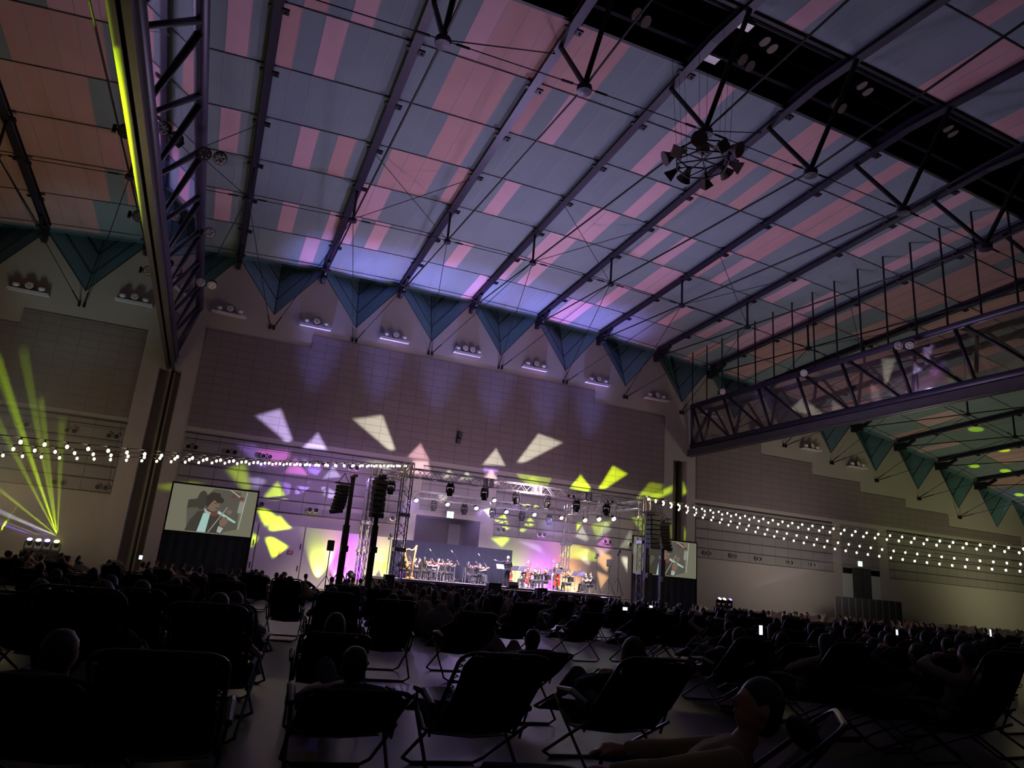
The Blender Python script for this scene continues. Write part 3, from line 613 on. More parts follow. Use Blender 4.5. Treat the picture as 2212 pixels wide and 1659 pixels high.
# ---- projection screens
def screen(x0, x1, ztop, zbot, Y, label):
    root = empty('projection_screen', ((x0+x1)/2, Y, 0)); tag(root, label, 'screen'); W = x1-x0; cx = 0
    m = MB()
    for s in (-1, 1): m.box((s*W/2, 0, (ztop)/2), (.1, .12, ztop))
    m.box((0, 0, ztop), (W+.1, .12, .1)); m.box((0, 0, zbot), (W+.1, .12, .08)); m.build('frame', M['black'], root)
    s = MB(); n = 40; vs = []
    for i in range(n+1):
        x = -W/2+W*i/n; y = .03*math.sin(i*1.4); vs += [(x, y, .05), (x, y, zbot)]
    s.add(vs, [(i*2, i*2+2, i*2+3, i*2+1) for i in range(n)]); s.build('skirt', mat('navy_screen_skirt', (.035, .04, .075), .85, var=.2), root)
    H = ztop-zbot; pic = MB()
    ems = []
    def col(c, s=1.): ems.append(mat('picture_%d' % len(ems) if 'picture_%d' % len(ems) not in MATS else 'picture_%d' % len(ems), (0, 0, 0), .6, emit=c, estr=s)); return len(ems)-1
    cols = [(.15, .145, .1), (.045, .04, .032), (.035, .028, .022), (.17, .115, .08), (.32, .5, .46), (.12, .05, .035), (.34, .38, .35), (.085, .08, .065), (.25, .24, .2)]
    for c in cols: col(c)
    def poly(pts, ci, lay):                    # pts in picture fractions from the top left corner
        vs = [((u-.5)*(W-.08), -.065-.0015*lay, ztop-.05-v*(H-.1)) for u, v in pts]
        pic.add(vs, [tuple(range(len(vs)))[::-1]], ci)
    def ell(u, v, ru, rv, ci, lay, a0=0, n=20, rot=0):
        poly([(u+(ru*math.cos(t)*math.cos(rot)-rv*math.sin(t)*math.sin(rot)), v+(ru*math.cos(t)*math.sin(rot)+rv*math.sin(t)*math.cos(rot))*W/H*.999) for t in (k*2*math.pi/n for k in range(n))], ci, lay)
    poly([(0, 0), (1, 0), (1, 1), (0, 1)], 0, 0)
    poly([(.48, .02), (.80, .05), (.82, .86), (.60, .98), (.24, .98), (.2, .5), (.36, .3)], 7, 1)      # dark stage behind
    ell(.36, .3, .06, .12, 1, 2); poly([(.2, .32), (.34, .26), (.36, .45), (.2, .5)], 1, 2)                  # player behind
    poly([(.33, .55), (.5, .46), (.62, .6), (.66, .98), (.22, .98), (.26, .75)], 1, 3)                 # black coat
    poly([(.4, .57), (.48, .56), (.46, .98), (.36, .98)], 4, 4); poly([(.4, .46), (.44, .52), (.5, .56), (.47, .6), (.41, .55)], 6, 5)                                     # shirt and collar
    ell(.5, .38, .072, .085, 3, 5); poly([(.4, .2), (.46, .1), (.56, .12), (.585, .3), (.54, .3), (.5, .27), (.46, .36), (.43, .46), (.405, .36)], 2, 6)      # face, hair
    ell(.56, .26, .055, .04, 2, 6, rot=.2); poly([(.53, .42), (.57, .43), (.55, .46), (.52, .45)], 5, 7); poly([(.5, .33), (.55, .34), (.55, .35), (.5, .345)], 2, 7)
    ell(.535, .575, .055, .03, 5, 7, rot=-.15); poly([(.57, .49), (.8, .70), (.78, .73), (.56, .55)], 4, 8)      # violin body and neck
    poly([(.66, .4), (.675, .4), (.5, .97), (.485, .97)], 8, 9); ell(.65, .72, .045, .065, 3, 9, rot=.3); poly([(.6, .82), (.66, .86), (.64, .97), (.59, .95)], 6, 8)     # bow, hand, cuff
    for k in range(4): poly([(.62+.018*k, .64+.01*k), (.64+.018*k, .62+.01*k), (.665+.016*k, .69+.01*k), (.65+.016*k, .71)], 3, 10)
    ell(.7, .5, .035, .03, 3, 8); ell(.73, .13, .045, .03, 5, 5, rot=-.3); ell(.82, .18, .03, .02, 5, 5); poly([(.66, .02), (.68, .02), (.8, .14), (.79, .16)], 6, 6); poly([(.87, .02), (.88, .02), (.84, .86), (.83, .86)], 6, 6)
    poly([(.80, .25), (.86, .25), (.85, .5), (.79, .5)], 8, 5)
    pic.build('screen_picture', [MATS['picture_%d' % i] for i in range(len(cols))], root)
    return root
YS = 45.
a = onY(375, 1041, YS); b = onY(559, 1063, YS); screen(a.x, b.x, (a.z+b.z)/2, (onY(541, 1165, YS).z+onY(352, 1143, YS).z)/2, YS, 'big projection screen showing a violinist, standing left of the stage')
a = onY(1394, 1165, YS); b = onY(1504, 1173, YS); screen(a.x-1.05, b.x, b.z, onY(1502, 1252, YS).z, YS, 'projection screen showing a violinist, standing right of the stage, half hidden by speakers')

# ================================================================ HALL LAMPS
ordk = lambda k: ORD[k] if 0 <= k < 20 else 'next'
# shelves of floodlights on the front wall
def wall_lights(k, label, two=False):
    X = bx(k); z = 18.1-.0021*(X-16.5)**2-.1; root = empty('floodlight_shelf', (X, WY-.35, z)); tag(root, label, 'wall light', 'floodlight shelves along the front wall')
    m = MB(); m.box((0, 0, 0), (2.2, .55, .06), bev=.01); m.quad((-1.1, -.275, .03), (1.1, -.275, .03), (1.1, -.3, -.12), (-1.1, -.3, -.12)); m.box((0, -.28, -.03), (2.2, .02, .16)); m.build('shelf', M['white'], root)
    def lamp(x, r, up):
        h = MB(); M4 = Matrix.Translation((x, -.12, r+.06)) @ Matrix.Rotation(math.radians(80 if not up else 12), 4, 'X')
        h.lathe([(r*.7, -.1), (r, .0), (r, .1), (r*.92, .12)], 14, 0, M4); o = h.build('lamp_housing', M['black'] if not up else M['white'], root, True)
        g = MB(); g.lathe([(r*.9, .121), (r*.9, .135)], 14, 0, M4)
        for a in range(6): g.ball(M4 @ Vector((r*.5*math.cos(a*1.047), r*.5*math.sin(a*1.047), .14)), r*.17, 0, 6)
        g.build('lamp_glass', M['lens'], o)
    for x in ((-.3, .3) if two else (0,)): lamp(x, .27, False)
    for x in (-.85, .85) if two else (-.7, .65): lamp(x, .2, True)
for k in range(-2, 12):
    if k < 1: lb = 'floodlight shelf under the %s wall peak left of the left roof truss' % ORD[-k]
    elif k <= 7: lb = 'floodlight shelf under the %s wall peak right of the left roof truss' % ORD[k-1]
    else: lb = 'floodlight shelf under the %s wall peak right of the right roof truss' % ORD[k-8]
    wall_lights(k, lb, k == 4)
# floodlights clamped to the trusses
def flood(p, rz, label, tilt=115, r=.26, two=False, grp='floodlights clamped to the roof trusses'):
    root = empty('floodlight', p, rz); tag(root, label, 'floodlight', grp)
    for q in ((0,) if not two else (-.28, .28)):
        M4 = Matrix.Translation((q, 0, 0)) @ Matrix.Rotation(math.radians(tilt+(25 if q > 0 else 0)), 4, 'X')
        h = MB(); h.lathe([(r*.45, -.3), (r*.8, -.2), (r, -.05), (r*1.02, .08)], 14, 0, M4); h.box(M4 @ Vector((0, 0, -.3)), (.2, .2, .14)); o = h.build('lamp_housing', M['black'], root, True)
        g = MB(); g.lathe([(r*.93, .081), (r*.93, .1)], 14, 0, M4)
        for a in range(6): g.ball(M4 @ Vector((r*.55*math.cos(a*1.047), r*.55*math.sin(a*1.047), .1)), r*.18, 0, 6)
        g.build('lamp_glass', M['lens'], o)
    m = MB(); m.tube([(-.3 if two else -.05, 0, 0), (-.55 if two else -.4, .05, -.05)], .03, 6); m.box((-.5 if two else -.35, .05, -.05), (.12, .12, .3)); m.build('clamp', M['black'], root)
for i, (x, y, X, two) in enumerate([(459, 337, -2.2, True), (453, 503, -2.2, False), (446, 612, -2.2, True)]):
    flood(onX(x, y, X), 0, ORD[i]+' floodlight down the right side of the left roof truss', two=two)
for i, (x, y, X) in enumerate([(272, 284, -4.9), (300, 467, -4.9), (321, 585, -4.9)]):
    flood(onX(x, y, X), .3, ORD[i]+' dim floodlight down the left side of the left roof truss')
for i, (x, y, two) in enumerate([(1562, 846, False), (1737, 806, False), (1953, 746, True)]):
    flood(onX(x, y, 35.5), math.radians(-55), ORD[i]+' floodlight from the wall along the top of the glazed right roof truss', tilt=105, two=two)
# pairs of round lamps in the ridge
for i, (x, y) in enumerate([(1385, 38), (1612, 135), (1812, 227), (1660, 96), (1868, 190), (2053, 282)]):
    root = empty('ridge_lamp', onZ(x, y, 24.6)); tag(root, ('round pale lamp pair, near side of the ridge recess, %s from the left' if i < 3 else 'round dim lamp pair, far side of the ridge recess, %s from the left') % ORD[i % 3], 'ceiling lamp', 'round lamps in the roof ridge')
    for q in (-.28, .28):
        m = MB(); M4 = Matrix.Translation((q, q*.3, 0)) @ Matrix.Rotation(math.radians(142 if i < 3 else 165), 4, 'X') @ Matrix.Rotation(.3, 4, 'Y')
        m.lathe([(.1, -.3), (.2, -.2), (.27, 0), (.27, .05)], 14, 0, M4); h = m.build('lamp_housing', M['black'], root, True)
        m = MB(); m.lathe([(.25, .051), (.25, .06)], 14, 0, M4); m.build('lamp_glass', mat('ridge_lamp_glass', (.4, .33, .28), .5, var=.3, scale=20), h)
    m = MB(); m.beam((-.5, 0, .22), (.5, .1, .22), .06, .06); m.tube([(0, 0, .2), (0, 0, 1.2)], .03, 6); m.build('mount', M['black'], root)
for i, (x, y) in enumerate([(1610, 52), (1538, 124)]):
    root = empty('box_floodlight', onZ(x, y, 24.3)); tag(root, ('grey box floodlight beside the ridge recess, on its far edge', 'grey box floodlight beside the ridge recess, on its near edge')[i], 'floodlight', 'grey box floodlights at the ridge')
    m = MB(); m.box((0, 0, 0), (.7, .5, .22), 0, None, .04); m.build('lamp_housing', mat('grey_enamel', (.3, .3, .33), .5, var=.1), root); m = MB(); m.box((0, 0, -.12), (.6, .4, .02)); m.build('lamp_glass', M['lens'], root); m = MB(); m.tube([(-.3, 0, .1), (-.3, 0, .7), (.3, 0, .7), (.3, 0, .1)], .03, 5); m.build('yoke', M['black'], root)
# ring of floodlights hanging below a tension rod node
c = onY(1518, 345, 21.0); root = empty('hanging_light_ring', c); tag(root, 'round hanging ring of speakers and hooded lamps under the roof ridge', 'hanging light ring')
R1 = 1.05
m = MB()
for (rr, z) in ((R1, .25), (R1, -.25)): m.tube([(rr*math.cos(a), rr*math.sin(a), z) for a in (j*math.pi/4 for j in range(8))], .035, 6, closed=True)
for j in range(8):
    a, b = j*math.pi/4, (j+1)*math.pi/4; m.tube([(R1*math.cos(a), R1*math.sin(a), .25), (R1*math.cos(b), R1*math.sin(b), -.25)], .025, 5); m.tube([(R1*math.cos(a), R1*math.sin(a), .25), (R1*math.cos(a), R1*math.sin(a), -.25)], .025, 5)
for j in range(4): a = j*math.pi/4; m.tube([(R1*math.cos(a), R1*math.sin(a), 0), (-R1*math.cos(a), -R1*math.sin(a), 0)], .03, 5)
m.build('ring_frame', M['black'], root)
bm_ = mat('brown_speaker_horn', (.14, .1, .1), .6, var=.2)
for j in range(10):
    a = j*math.pi/5+.2; p = Vector((R1*1.1*math.cos(a), R1*1.1*math.sin(a), -.1 if j % 2 else .15)); R = Matrix.Rotation(a, 4, 'Z') @ Matrix.Rotation(math.radians(118), 4, 'Y'); M4 = Matrix.Translation(p) @ R
    h = MB(); h.lathe([(.07, -.2), (.12, .0), (.17, .15), (.33, .45), (.31, .46)], 4 if j % 2 else 12, 0, M4); h.build('horn', bm_, root)
m = MB()
for j in range(8): a = j*math.pi/4; m.tube([(R1*math.cos(a), R1*math.sin(a), .3), (R1*1.3*math.cos(a), R1*1.3*math.sin(a), roofz(c.x, 22)-c.z)], .008, 4)
m.build('hoist_wire', M['black'], root)
m = MB(); m.box((0, 0, .55), (.5, .3, .5), 0, None, .03); m.tube([(0, 0, .2), (0, 0, 1.0)], .05, 6); m.build('motor_box', bm_, root)
# loudspeaker on the cladding
sp = onY(993, 945, WY-.35); root = empty('wall_loudspeaker', sp); tag(root, 'small black loudspeaker mounted high on the mauve wall tiles above the stage', 'speaker')
m = MB(); m.box((0, 0, .22), (.32, .3, .42), 0, Matrix.Rotation(.3, 3, 'X'), .02); m.box((-.05, .02, -.25), (.3, .28, .4), 0, Matrix.Rotation(.5, 3, 'X'), .02); m.build('cabinet', M['black'], root); m = MB(); m.box((0, .25, 0), (.08, .3, .08)); m.build('bracket', M['black'], root)
# twin air nozzles in the louvre fields
def nozzle_pair(X, z, label):
    root = empty('air_nozzle_pair', (X, WY-.08, z)); tag(root, label, 'air vent', 'twin air nozzles in the louvre bands')
    for q in (-.21, .21):
        m = MB(); M4 = Matrix.Translation((q, 0, 0)) @ Matrix.Rotation(math.radians(90), 4, 'X')
        m.lathe([(.19, -.04), (.19, .2), (.165, .21), (.15, .12)], 16, 0, M4); o = m.build('nozzle', M['plaster'], root, True)
        m = MB(); m.lathe([(.15, .10), (.15, .14)], 16, 0, M4); m.build('nozzle_throat', M['black'], o)
nz = {'upper': [(-10.96, 8.17), (-8.44, 8.17), (-6.15, 8.17), (-1.6, 8.16), (.78, 8.18), (3.0, 8.2), (6.53, 8.24), (8.84, 8.23), (25.9, 8.27), (29.4, 8.26)], 'lower': [(-8.4, 5.0), (-6.1, 5.0), (3.0, 5.06), (6.52, 5.05), (12.2, 5.11), (20.2, 5.12), (23.6, 5.12), (29.35, 5.11), (31.65, 5.1), (39.0, 5.1), (41.7, 5.1), (44.4, 5.1), (47.9, 5.1), (50.5, 5.1)]}
for row, L_ in nz.items():
    for i, (x, z) in enumerate(L_): nozzle_pair(x, z, 'twin round air nozzles in the %s louvre row, %s from the left' % (row, ORD[i]))
# ---------------------------------------------------------------- festoon strings
bulbm = lens('warm_bulb_glass', (1, .78, .45), 28)
def bulb_mesh():
    m = MB(); m.ball((0, 0, 0), (.042, .042, .055), 0, 8); return m.mesh('bulb', [bulbm], True)
BM = bulb_mesh(); SM = MB().lathe([(.022, 0), (.026, .07)], 6, 0, Matrix.Translation((0, 0, .06))).mesh('socket', [M['black']])
def festoon(A, B, n, sag, label):
    root = empty('festoon_string', A); tag(root, label, 'string lights', 'festoon strings from the stage towers to the sides'); A, B = Vector(A), Vector(B); pts = []
    for i in range(n*2+1):
        t = i/(n*2); p = A.lerp(B, t); p.z -= 4*sag*t*(1-t); pts.append(p-A)
    m = MB(); m.tube([p+Vector((0, 0, .13)) for p in pts], .012, 4); m.build('cable', M['black'], root)
    for i in range(n):
        p = pts[2*i+1]; b = bpy.data.objects.new('bulb', BM); C.objects.link(b); b.parent = root; b.location = p; s = bpy.data.objects.new('socket', SM); C.objects.link(s); s.parent = b
    return A, B
LT = Vector((TX0, TY-.3, 7.05)); RT = Vector((TX1, TY-.3, 7.1))
FST = []
for (px, py, d, n, sg, lb) in [(-40, 946, 17.5, 34, .25, 'topmost of the three bulb strings left of the stage'), (-45, 965, 20.5, 34, .15, 'middle of the three bulb strings left of the stage'), (-60, 981, 23.5, 34, .1, 'lowest of the three bulb strings left of the stage')]:
    B = onD(px, py, d); FST.append(festoon(LT, B, n, sg, lb))
for (px, py, d, n, sg, lb) in [(2260, 1190, 30, 38, .3, 'topmost of the four bulb strings right of the stage'), (2250, 1198, 31, 37, .4, 'second highest of the four bulb strings right of the stage'), (2250, 1222, 32, 38, .62, 'third highest of the four bulb strings right of the stage'), (2250, 1237, 31, 38, .78, 'lowest of the four bulb strings right of the stage')]:
    B = onD(px, py, d); FST.append(festoon(RT, B, n, sg, lb))
# ---------------------------------------------------------------- emergency exit signs, doors, fence
for i, (x, y, Y) in enumerate([(972, 1112, 50), (1857, 1218, 50)]):
    p = onY(x, y, Y-.15); root = empty('exit_sign', p); tag(root, ('small glowing green-white exit sign over the loading bay opening', 'small glowing green exit sign over the dark door on the far right wall')[i], 'exit sign')
    m = MB(); m.box((0, 0, 0), (.55, .12, .5), 0, None, .02); m.build('sign_box', M['white'], root); m = MB(); m.box((0, -.065, 0), (.5, .012, .44)); em = lens('exit_sign_face', (.45, 1, .75), 3.5); m.build('sign_face', em, root)
    m = MB(); f = lens('exit_sign_figure', (.02, .45, .2), 1.); m.box((.0, -.075, .1), (.08, .004, .08), 0); m.beam((0, -.075, .05), (-.03, -.075, -.08), .05, .004, 0); m.beam((-.03, -.075, -.08), (.08, -.075, -.17), .035, .004, 0); m.beam((-.03, -.075, -.08), (-.13, -.075, -.16), .035, .004, 0); m.beam((-.12, -.075, .0), (.12, -.075, .04), .03, .004, 0); m.build('running_figure', f, root)
dm = mat('dark_grey_door', (.06, .06, .06), .5, var=.2)
m = MB(); m.box((56.6, WY-.04, 2.65), (2.3, .1, 5.3)); m.box((56.6, WY-.1, 2.65), (.03, .02, 5.2), 1); struct('door_2', m, [dm, M['black']])
m = MB(); m.box((54.85, WY-.03, 2.6), (1.15, .08, 5.2)); m.box((58.35, WY-.03, 2.6), (1.15, .08, 5.2)); struct('trim_18', m, mat('pale_door_surround', (.5, .55, .5), .7, var=.05))
m = MB()
for (a, b) in ((.2, 3.25), (3.3, 6.22), (6.27, 9.1)): m.box(((a+b)/2, WY-.05, 1.95), (b-a-.03, .08, 3.85)); m.box((b-.12, WY-.12, 2.6), (.05, .04, .35), 1); m.box((b-.12, WY-.12, 1.2), (.05, .04, .35), 1)
struct('door_3', m, [mat('white_loading_door', (.6, .56, .5), .6, var=.05), M['black']])
m = MB(); m.box((10.9, WY-.05, 1.9), (3.6, .08, 3.75)); m.box((10.9, WY-.1, 1.9), (.04, .03, 3.7), 1); struct('door_4', m, [MATS['white_loading_door'], M['black']])
rs = mat('red_sign_board', (.5, .03, .03), .5, var=.1); wsn = mat('sign_white_marks', (.8, .75, .7), .6)
for i, (x, y, w_, h_) in enumerate([(627, 1193, .36, .24), (604, 1196, .12, .3)]):
    p = onY(x, y, WY-.12); root = empty('notice_sign', p); tag(root, ('red rectangular notice plate on the white loading door', 'narrow red notice strip at the white door edge')[i], 'sign'); m = MB(); m.box((0, 0, 0), (w_, .02, h_)); m.build('plate', rs, root); m = MB()
    for j in range(3): m.box((0, -.013, (j-1)*h_*.27), (w_*.75, .004, h_*.1))
    m.build('white_mark', wsn, root)
fp = mat('dark_partition_panel', (.05, .05, .05), .6, var=.2); 
fx0, fx1 = onY(1803, 1300, 46).x, onY(1947, 1300, 46).x; zt = 2.5
nn = 10
for i in range(nn):
    x = fx0+(fx1-fx0)*(i+.5)/nn; root = empty('partition_panel', (x, 46, 0)); tag(root, '%s dark partition panel from the left in the row before the far right door' % ORD[i], 'partition', 'row of dark partition panels'); m = MB(); m.box((0, 0, zt/2+.03), ((fx1-fx0)/nn-.08, .05, zt-.06)); m.build('board', fp, root)
    m = MB()
    for s in (-1, 1): m.box((s*((fx1-fx0)/nn/2-.03), 0, zt/2), (.035, .06, zt)); m.box((s*((fx1-fx0)/nn/2-.03), 0, .02), (.05, .6, .04))
    m.build('frame', M['alu'], root)

# ================================================================ PEOPLE AND INSTRUMENTS
def solid(mb, voxel, smooth=2):
    me = mb.mesh('tmp', [], False); o = bpy.data.objects.new('tmp', me); C.objects.link(o)
    r = o.modifiers.new('r', 'REMESH'); r.mode = 'VOXEL'; r.voxel_size = voxel
    if smooth: s = o.modifiers.new('s', 'SMOOTH'); s.iterations = smooth; s.factor = .5
    dg = bpy.context.evaluated_depsgraph_get(); dg.update(); m2 = bpy.data.meshes.new_from_object(o.evaluated_get(dg)); bpy.data.objects.remove(o); bpy.data.meshes.remove(me)
    m2.materials.clear(); m2.polygons.foreach_set('use_smooth', [True]*len(m2.polygons)); return m2
def ik(a, b, l1, l2, pole):
    a, b, pole = Vector(a), Vector(b), Vector(pole); d = b-a; L = min(d.length, (l1+l2)*.995); d.normalize(); b = a+d*L
    x = (l1*l1-l2*l2+L*L)/(2*L); h = math.sqrt(max(l1*l1-x*x, 0)); p = pole-d*pole.dot(d)
    if p.length < 1e-4: p = Vector((0, -1, 0))
    return a+d*x+p.normalized()*h, b
def hand(mb, wrist, direc, up, s=1., curl=.6, mirror=1, fr=.0095):
    d = Vector(direc).normalized(); u = Vector(up); u = (u-d*u.dot(d)).normalized(); side = d.cross(u)*mirror
    mb.tube([wrist, wrist+d*.04*s, wrist+d*.085*s], [.026*s, .036*s, .03*s], 8)
    mb.ball(wrist+d*.055*s+side*.0*s, (.036*s, .036*s, .03*s), 0, 8)
    for i, (off, ln) in enumerate(((-.03, .07), (-.01, .08), (.011, .075), (.03, .058))):
        b = wrist+d*.085*s+side*off*s; c1 = b+d*ln*.5*s-u*curl*.012*s; c2 = c1+(d*math.cos(curl)-u*math.sin(curl))*ln*.3*s; c3 = c2+(d*math.cos(curl*1.8)-u*math.sin(curl*1.8))*ln*.3*s
        mb.tube([b-d*.02*s, c1, c2, c3], [fr*s*1.1, fr*s, fr*.95*s, fr*.8*s], 6)
    t = wrist+d*.03*s-side*.03*s; mb.tube([t, t-side*.03*s+d*.025*s-u*.01, t-side*.035*s+d*.055*s-u*.02*s], [.013*s, .011*s, .009*s], 6)
def figure(hip=(0, 0, .95), lean=0., headp=0., heady=0., hands=((-.25, .1, .8), (.25, .1, .8)), poles=((-.6, -.6, -.5), (.6, -.6, -.5)), feet=((-.12, .05, .08), (.12, .05, .08)), kpole=(0, 1, .3), hair='short', sleeve=True, skirt=False, voxel=.016, broad=1., fing=True, shoulder_up=0., hair_len=.3):
    hip = Vector(hip); up = Vector((0, math.sin(lean), math.cos(lean))); fw = Vector((0, math.cos(lean), -math.sin(lean))); X = Vector((1, 0, 0))
    waist = hip+up*.16; chest = hip+up*.33; neck = hip+up*.5; hu = Vector((0, math.sin(lean*.6+headp), math.cos(lean*.6+headp))); hd = neck+hu*.17
    B, T, P, H, S = MB(), MB(), MB(), MB(), MB()
    Rl = Matrix.Rotation(-lean, 3, 'X')
    for c, r in ((hip, (.15, .1, .11)), (waist, (.125*broad, .09, .13)), (chest, (.155*broad, .1, .15)), (hip+up*.43, (.14*broad, .08, .08))): B.ball(c, r, 0, 12, Rl)
    for c, r in ((hip+up*.03, (.168, .122, .12)), (waist, (.145*broad, .11, .14)), (chest, (.178*broad, .12, .165)), (hip+up*.435, (.17*broad, .095, .075))): T.ball(c, r, 0, 12, Rl)
    B.tube([hip+up*.42, neck+hu*.06], [.062, .05], 10); T.tube([hip+up*.44, neck-up*.005], [.085, .066], 10)
    Rh = Matrix.Rotation(heady, 3, 'Z') @ Matrix.Rotation(-(lean*.6+headp), 3, 'X'); hf = Rh @ Vector((0, 1, 0)); hx = Rh @ X; hz = Rh @ Vector((0, 0, 1))
    B.ball(hd, (.074, .092, .108), 0, 12, Rh); B.ball(hd+hf*.025-hz*.055, (.052, .062, .055), 0, 10, Rh)
    B.tube([hd+hf*.09+hz*.02, hd+hf*.112-hz*.02], [.008, .016], 6); B.ball(hd+hf*.088-hz*.05, (.022, .01, .008), 0, 6, Rh)
    for s in (-1, 1): B.ball(hd+hx*s*.078-hz*.01, (.012, .022, .032), 0, 6, Rh); B.ball(hd+hf*.078+hx*s*.03+hz*.018, (.014, .01, .008), 0, 6, Rh)
    if hair:
        H.ball(hd-hf*.016+hz*.03, (.086, .098, .098), 0, 12, Rh); H.ball(hd-hf*.05-hz*.02, (.078, .062, .09), 0, 10, Rh)
        if hair == 'long':
            for q in (-.04, 0, .04): H.tube([hd-hf*.06+hx*q, hd-hf*.085+hx*q*1.3-hz*.13, hd-hf*.09+hx*q*1.4-hz*(.13+hair_len*.6), hd-hf*.08+hx*q*1.2-hz*(.13+hair_len)], [.055, .055, .045, .02], 8)
            for s in (-1, 1): H.tube([hd+hx*s*.07+hz*.04, hd+hx*s*.083-hz*.06, hd+hx*s*.07-hf*.03-hz*.16], [.03, .026, .02], 8)
        if hair == 'bun': H.ball(hd-hf*.12+hz*.05, .045, 0, 8)
    for i, s in enumerate((-1, 1)):
        sh = hip+up*(.435+shoulder_up)+X*s*.175*broad; el, wr = ik(sh, hands[i], .285, .25, poles[i])
        B.tube([sh-X*s*.05, sh, sh.lerp(el, .35), el], [.045, .048, .046, .036], 8); B.tube([el, el.lerp(wr, .3), wr], [.037, .039, .024], 8); B.ball(el, .037, 0, 8)
        T.ball(sh-X*s*.01, (.07, .065, .065), 0, 10)
        if sleeve: T.tube([sh, sh.lerp(el, .5), el, el.lerp(wr, .4), wr-(wr-el).normalized()*.02], [.064, .062, .052, .052, .037], 10); T.ball(el, .052, 0, 8)
        else: T.tube([sh, sh.lerp(el, .55)], [.066, .062], 10)
        dd = (wr-el).normalized(); hand(B, wr, dd, Vector((0, 0, 1)) if abs(dd.z) < .8 else Vector((0, -1, 0)), 1., .7, s, .0105 if fing else .014)
        hp = hip+X*s*.09-up*.02; kn, an = ik(hp, feet[i], .43, .42, kpole)
        B.tube([hp, hp.lerp(kn, .4), kn], [.085, .078, .052], 10); B.tube([kn, kn.lerp(an, .3), an], [.052, .055, .035], 10); B.ball(kn, .053, 0, 8); B.tube([an, an+Vector((0, .03, -.03)), an+Vector((0, .15, -.055))], [.036, .036, .022], 8)
        P.tube([hp-X*s*.02, hp.lerp(kn, .4), kn, kn.lerp(an, .35), an+(kn-an).normalized()*.03], [.115, .1, .074, .07, .056], 10); P.ball(kn, .075, 0, 8)
        S.tube([an+Vector((0, -.05, -.03)), an+Vector((0, .06, -.035)), an+Vector((0, .18, -.05))], [.045, .045, .03], 8); S.ball(an+Vector((0, 0, -.02)), .046, 0, 8)
    P.ball(hip-up*.02, (.17, .13, .12), 0, 12, Rl)
    if skirt:
        kk, _ = ik(hip, (Vector(feet[0])+Vector(feet[1]))/2, .43, .42, kpole); an = (Vector(feet[0])+Vector(feet[1]))/2; P.tube([hip, hip.lerp(kk, .5), kk, kk.lerp(an, .8)], [.16, .17, .17, .2], 12)
    out = {'body': solid(B, voxel), 'shirt': solid(T, voxel*1.2, 3), 'trousers': solid(P, voxel*1.2, 3), 'shoe': solid(S, voxel*1.2)}
    if hair: out['hair'] = solid(H, voxel*1.2, 1)
    return out
skin = mat('skin', (.55, .33, .24), .5, var=.1); blk = mat('black_concert_cloth', (.014, .013, .016), .75, var=.3); hairm = mat('dark_hair', (.012, .009, .008), .5, var=.3); greyhair = mat('grey_hair', (.45, .42, .4), .6); shoem = mat('black_leather', (.012, .012, .012), .3)
wood_r = mat('red_varnished_wood', (.36, .045, .02), .22, var=.35, scale=6, col2=(.22, .02, .01)); wood_o = mat('amber_varnished_wood', (.42, .14, .03), .25, var=.3, scale=9); goldw = mat('gold_harp_wood', (.75, .38, .12), .25, .2, var=.2, scale=6); ebony = mat('ebony', (.01, .01, .01), .3); stringm = mat('string_metal', (.6, .58, .55), .3, .8); paper = mat('sheet_paper', (.85, .84, .8), .6, var=.05)
def person(figm, loc, rz, label, cat='person', group=None, top=None, legs=None, hair=None, sk=None):
    root = empty('person', loc, rz); tag(root, label, cat, group)
    for part, me in figm.items():
        o = bpy.data.objects.new({'body': 'body', 'shirt': 'jacket', 'trousers': 'trousers', 'shoe': 'shoe', 'hair': 'hair'}[part], me); C.objects.link(o); o.parent = root
        m = {'body': sk or skin, 'shirt': top or blk, 'trousers': legs or blk, 'shoe': shoem, 'hair': hair or hairm}[part]
        if not me.materials: me.materials.append(m)
        o.material_slots[0].link = 'OBJECT'; o.material_slots[0].material = m
    return root
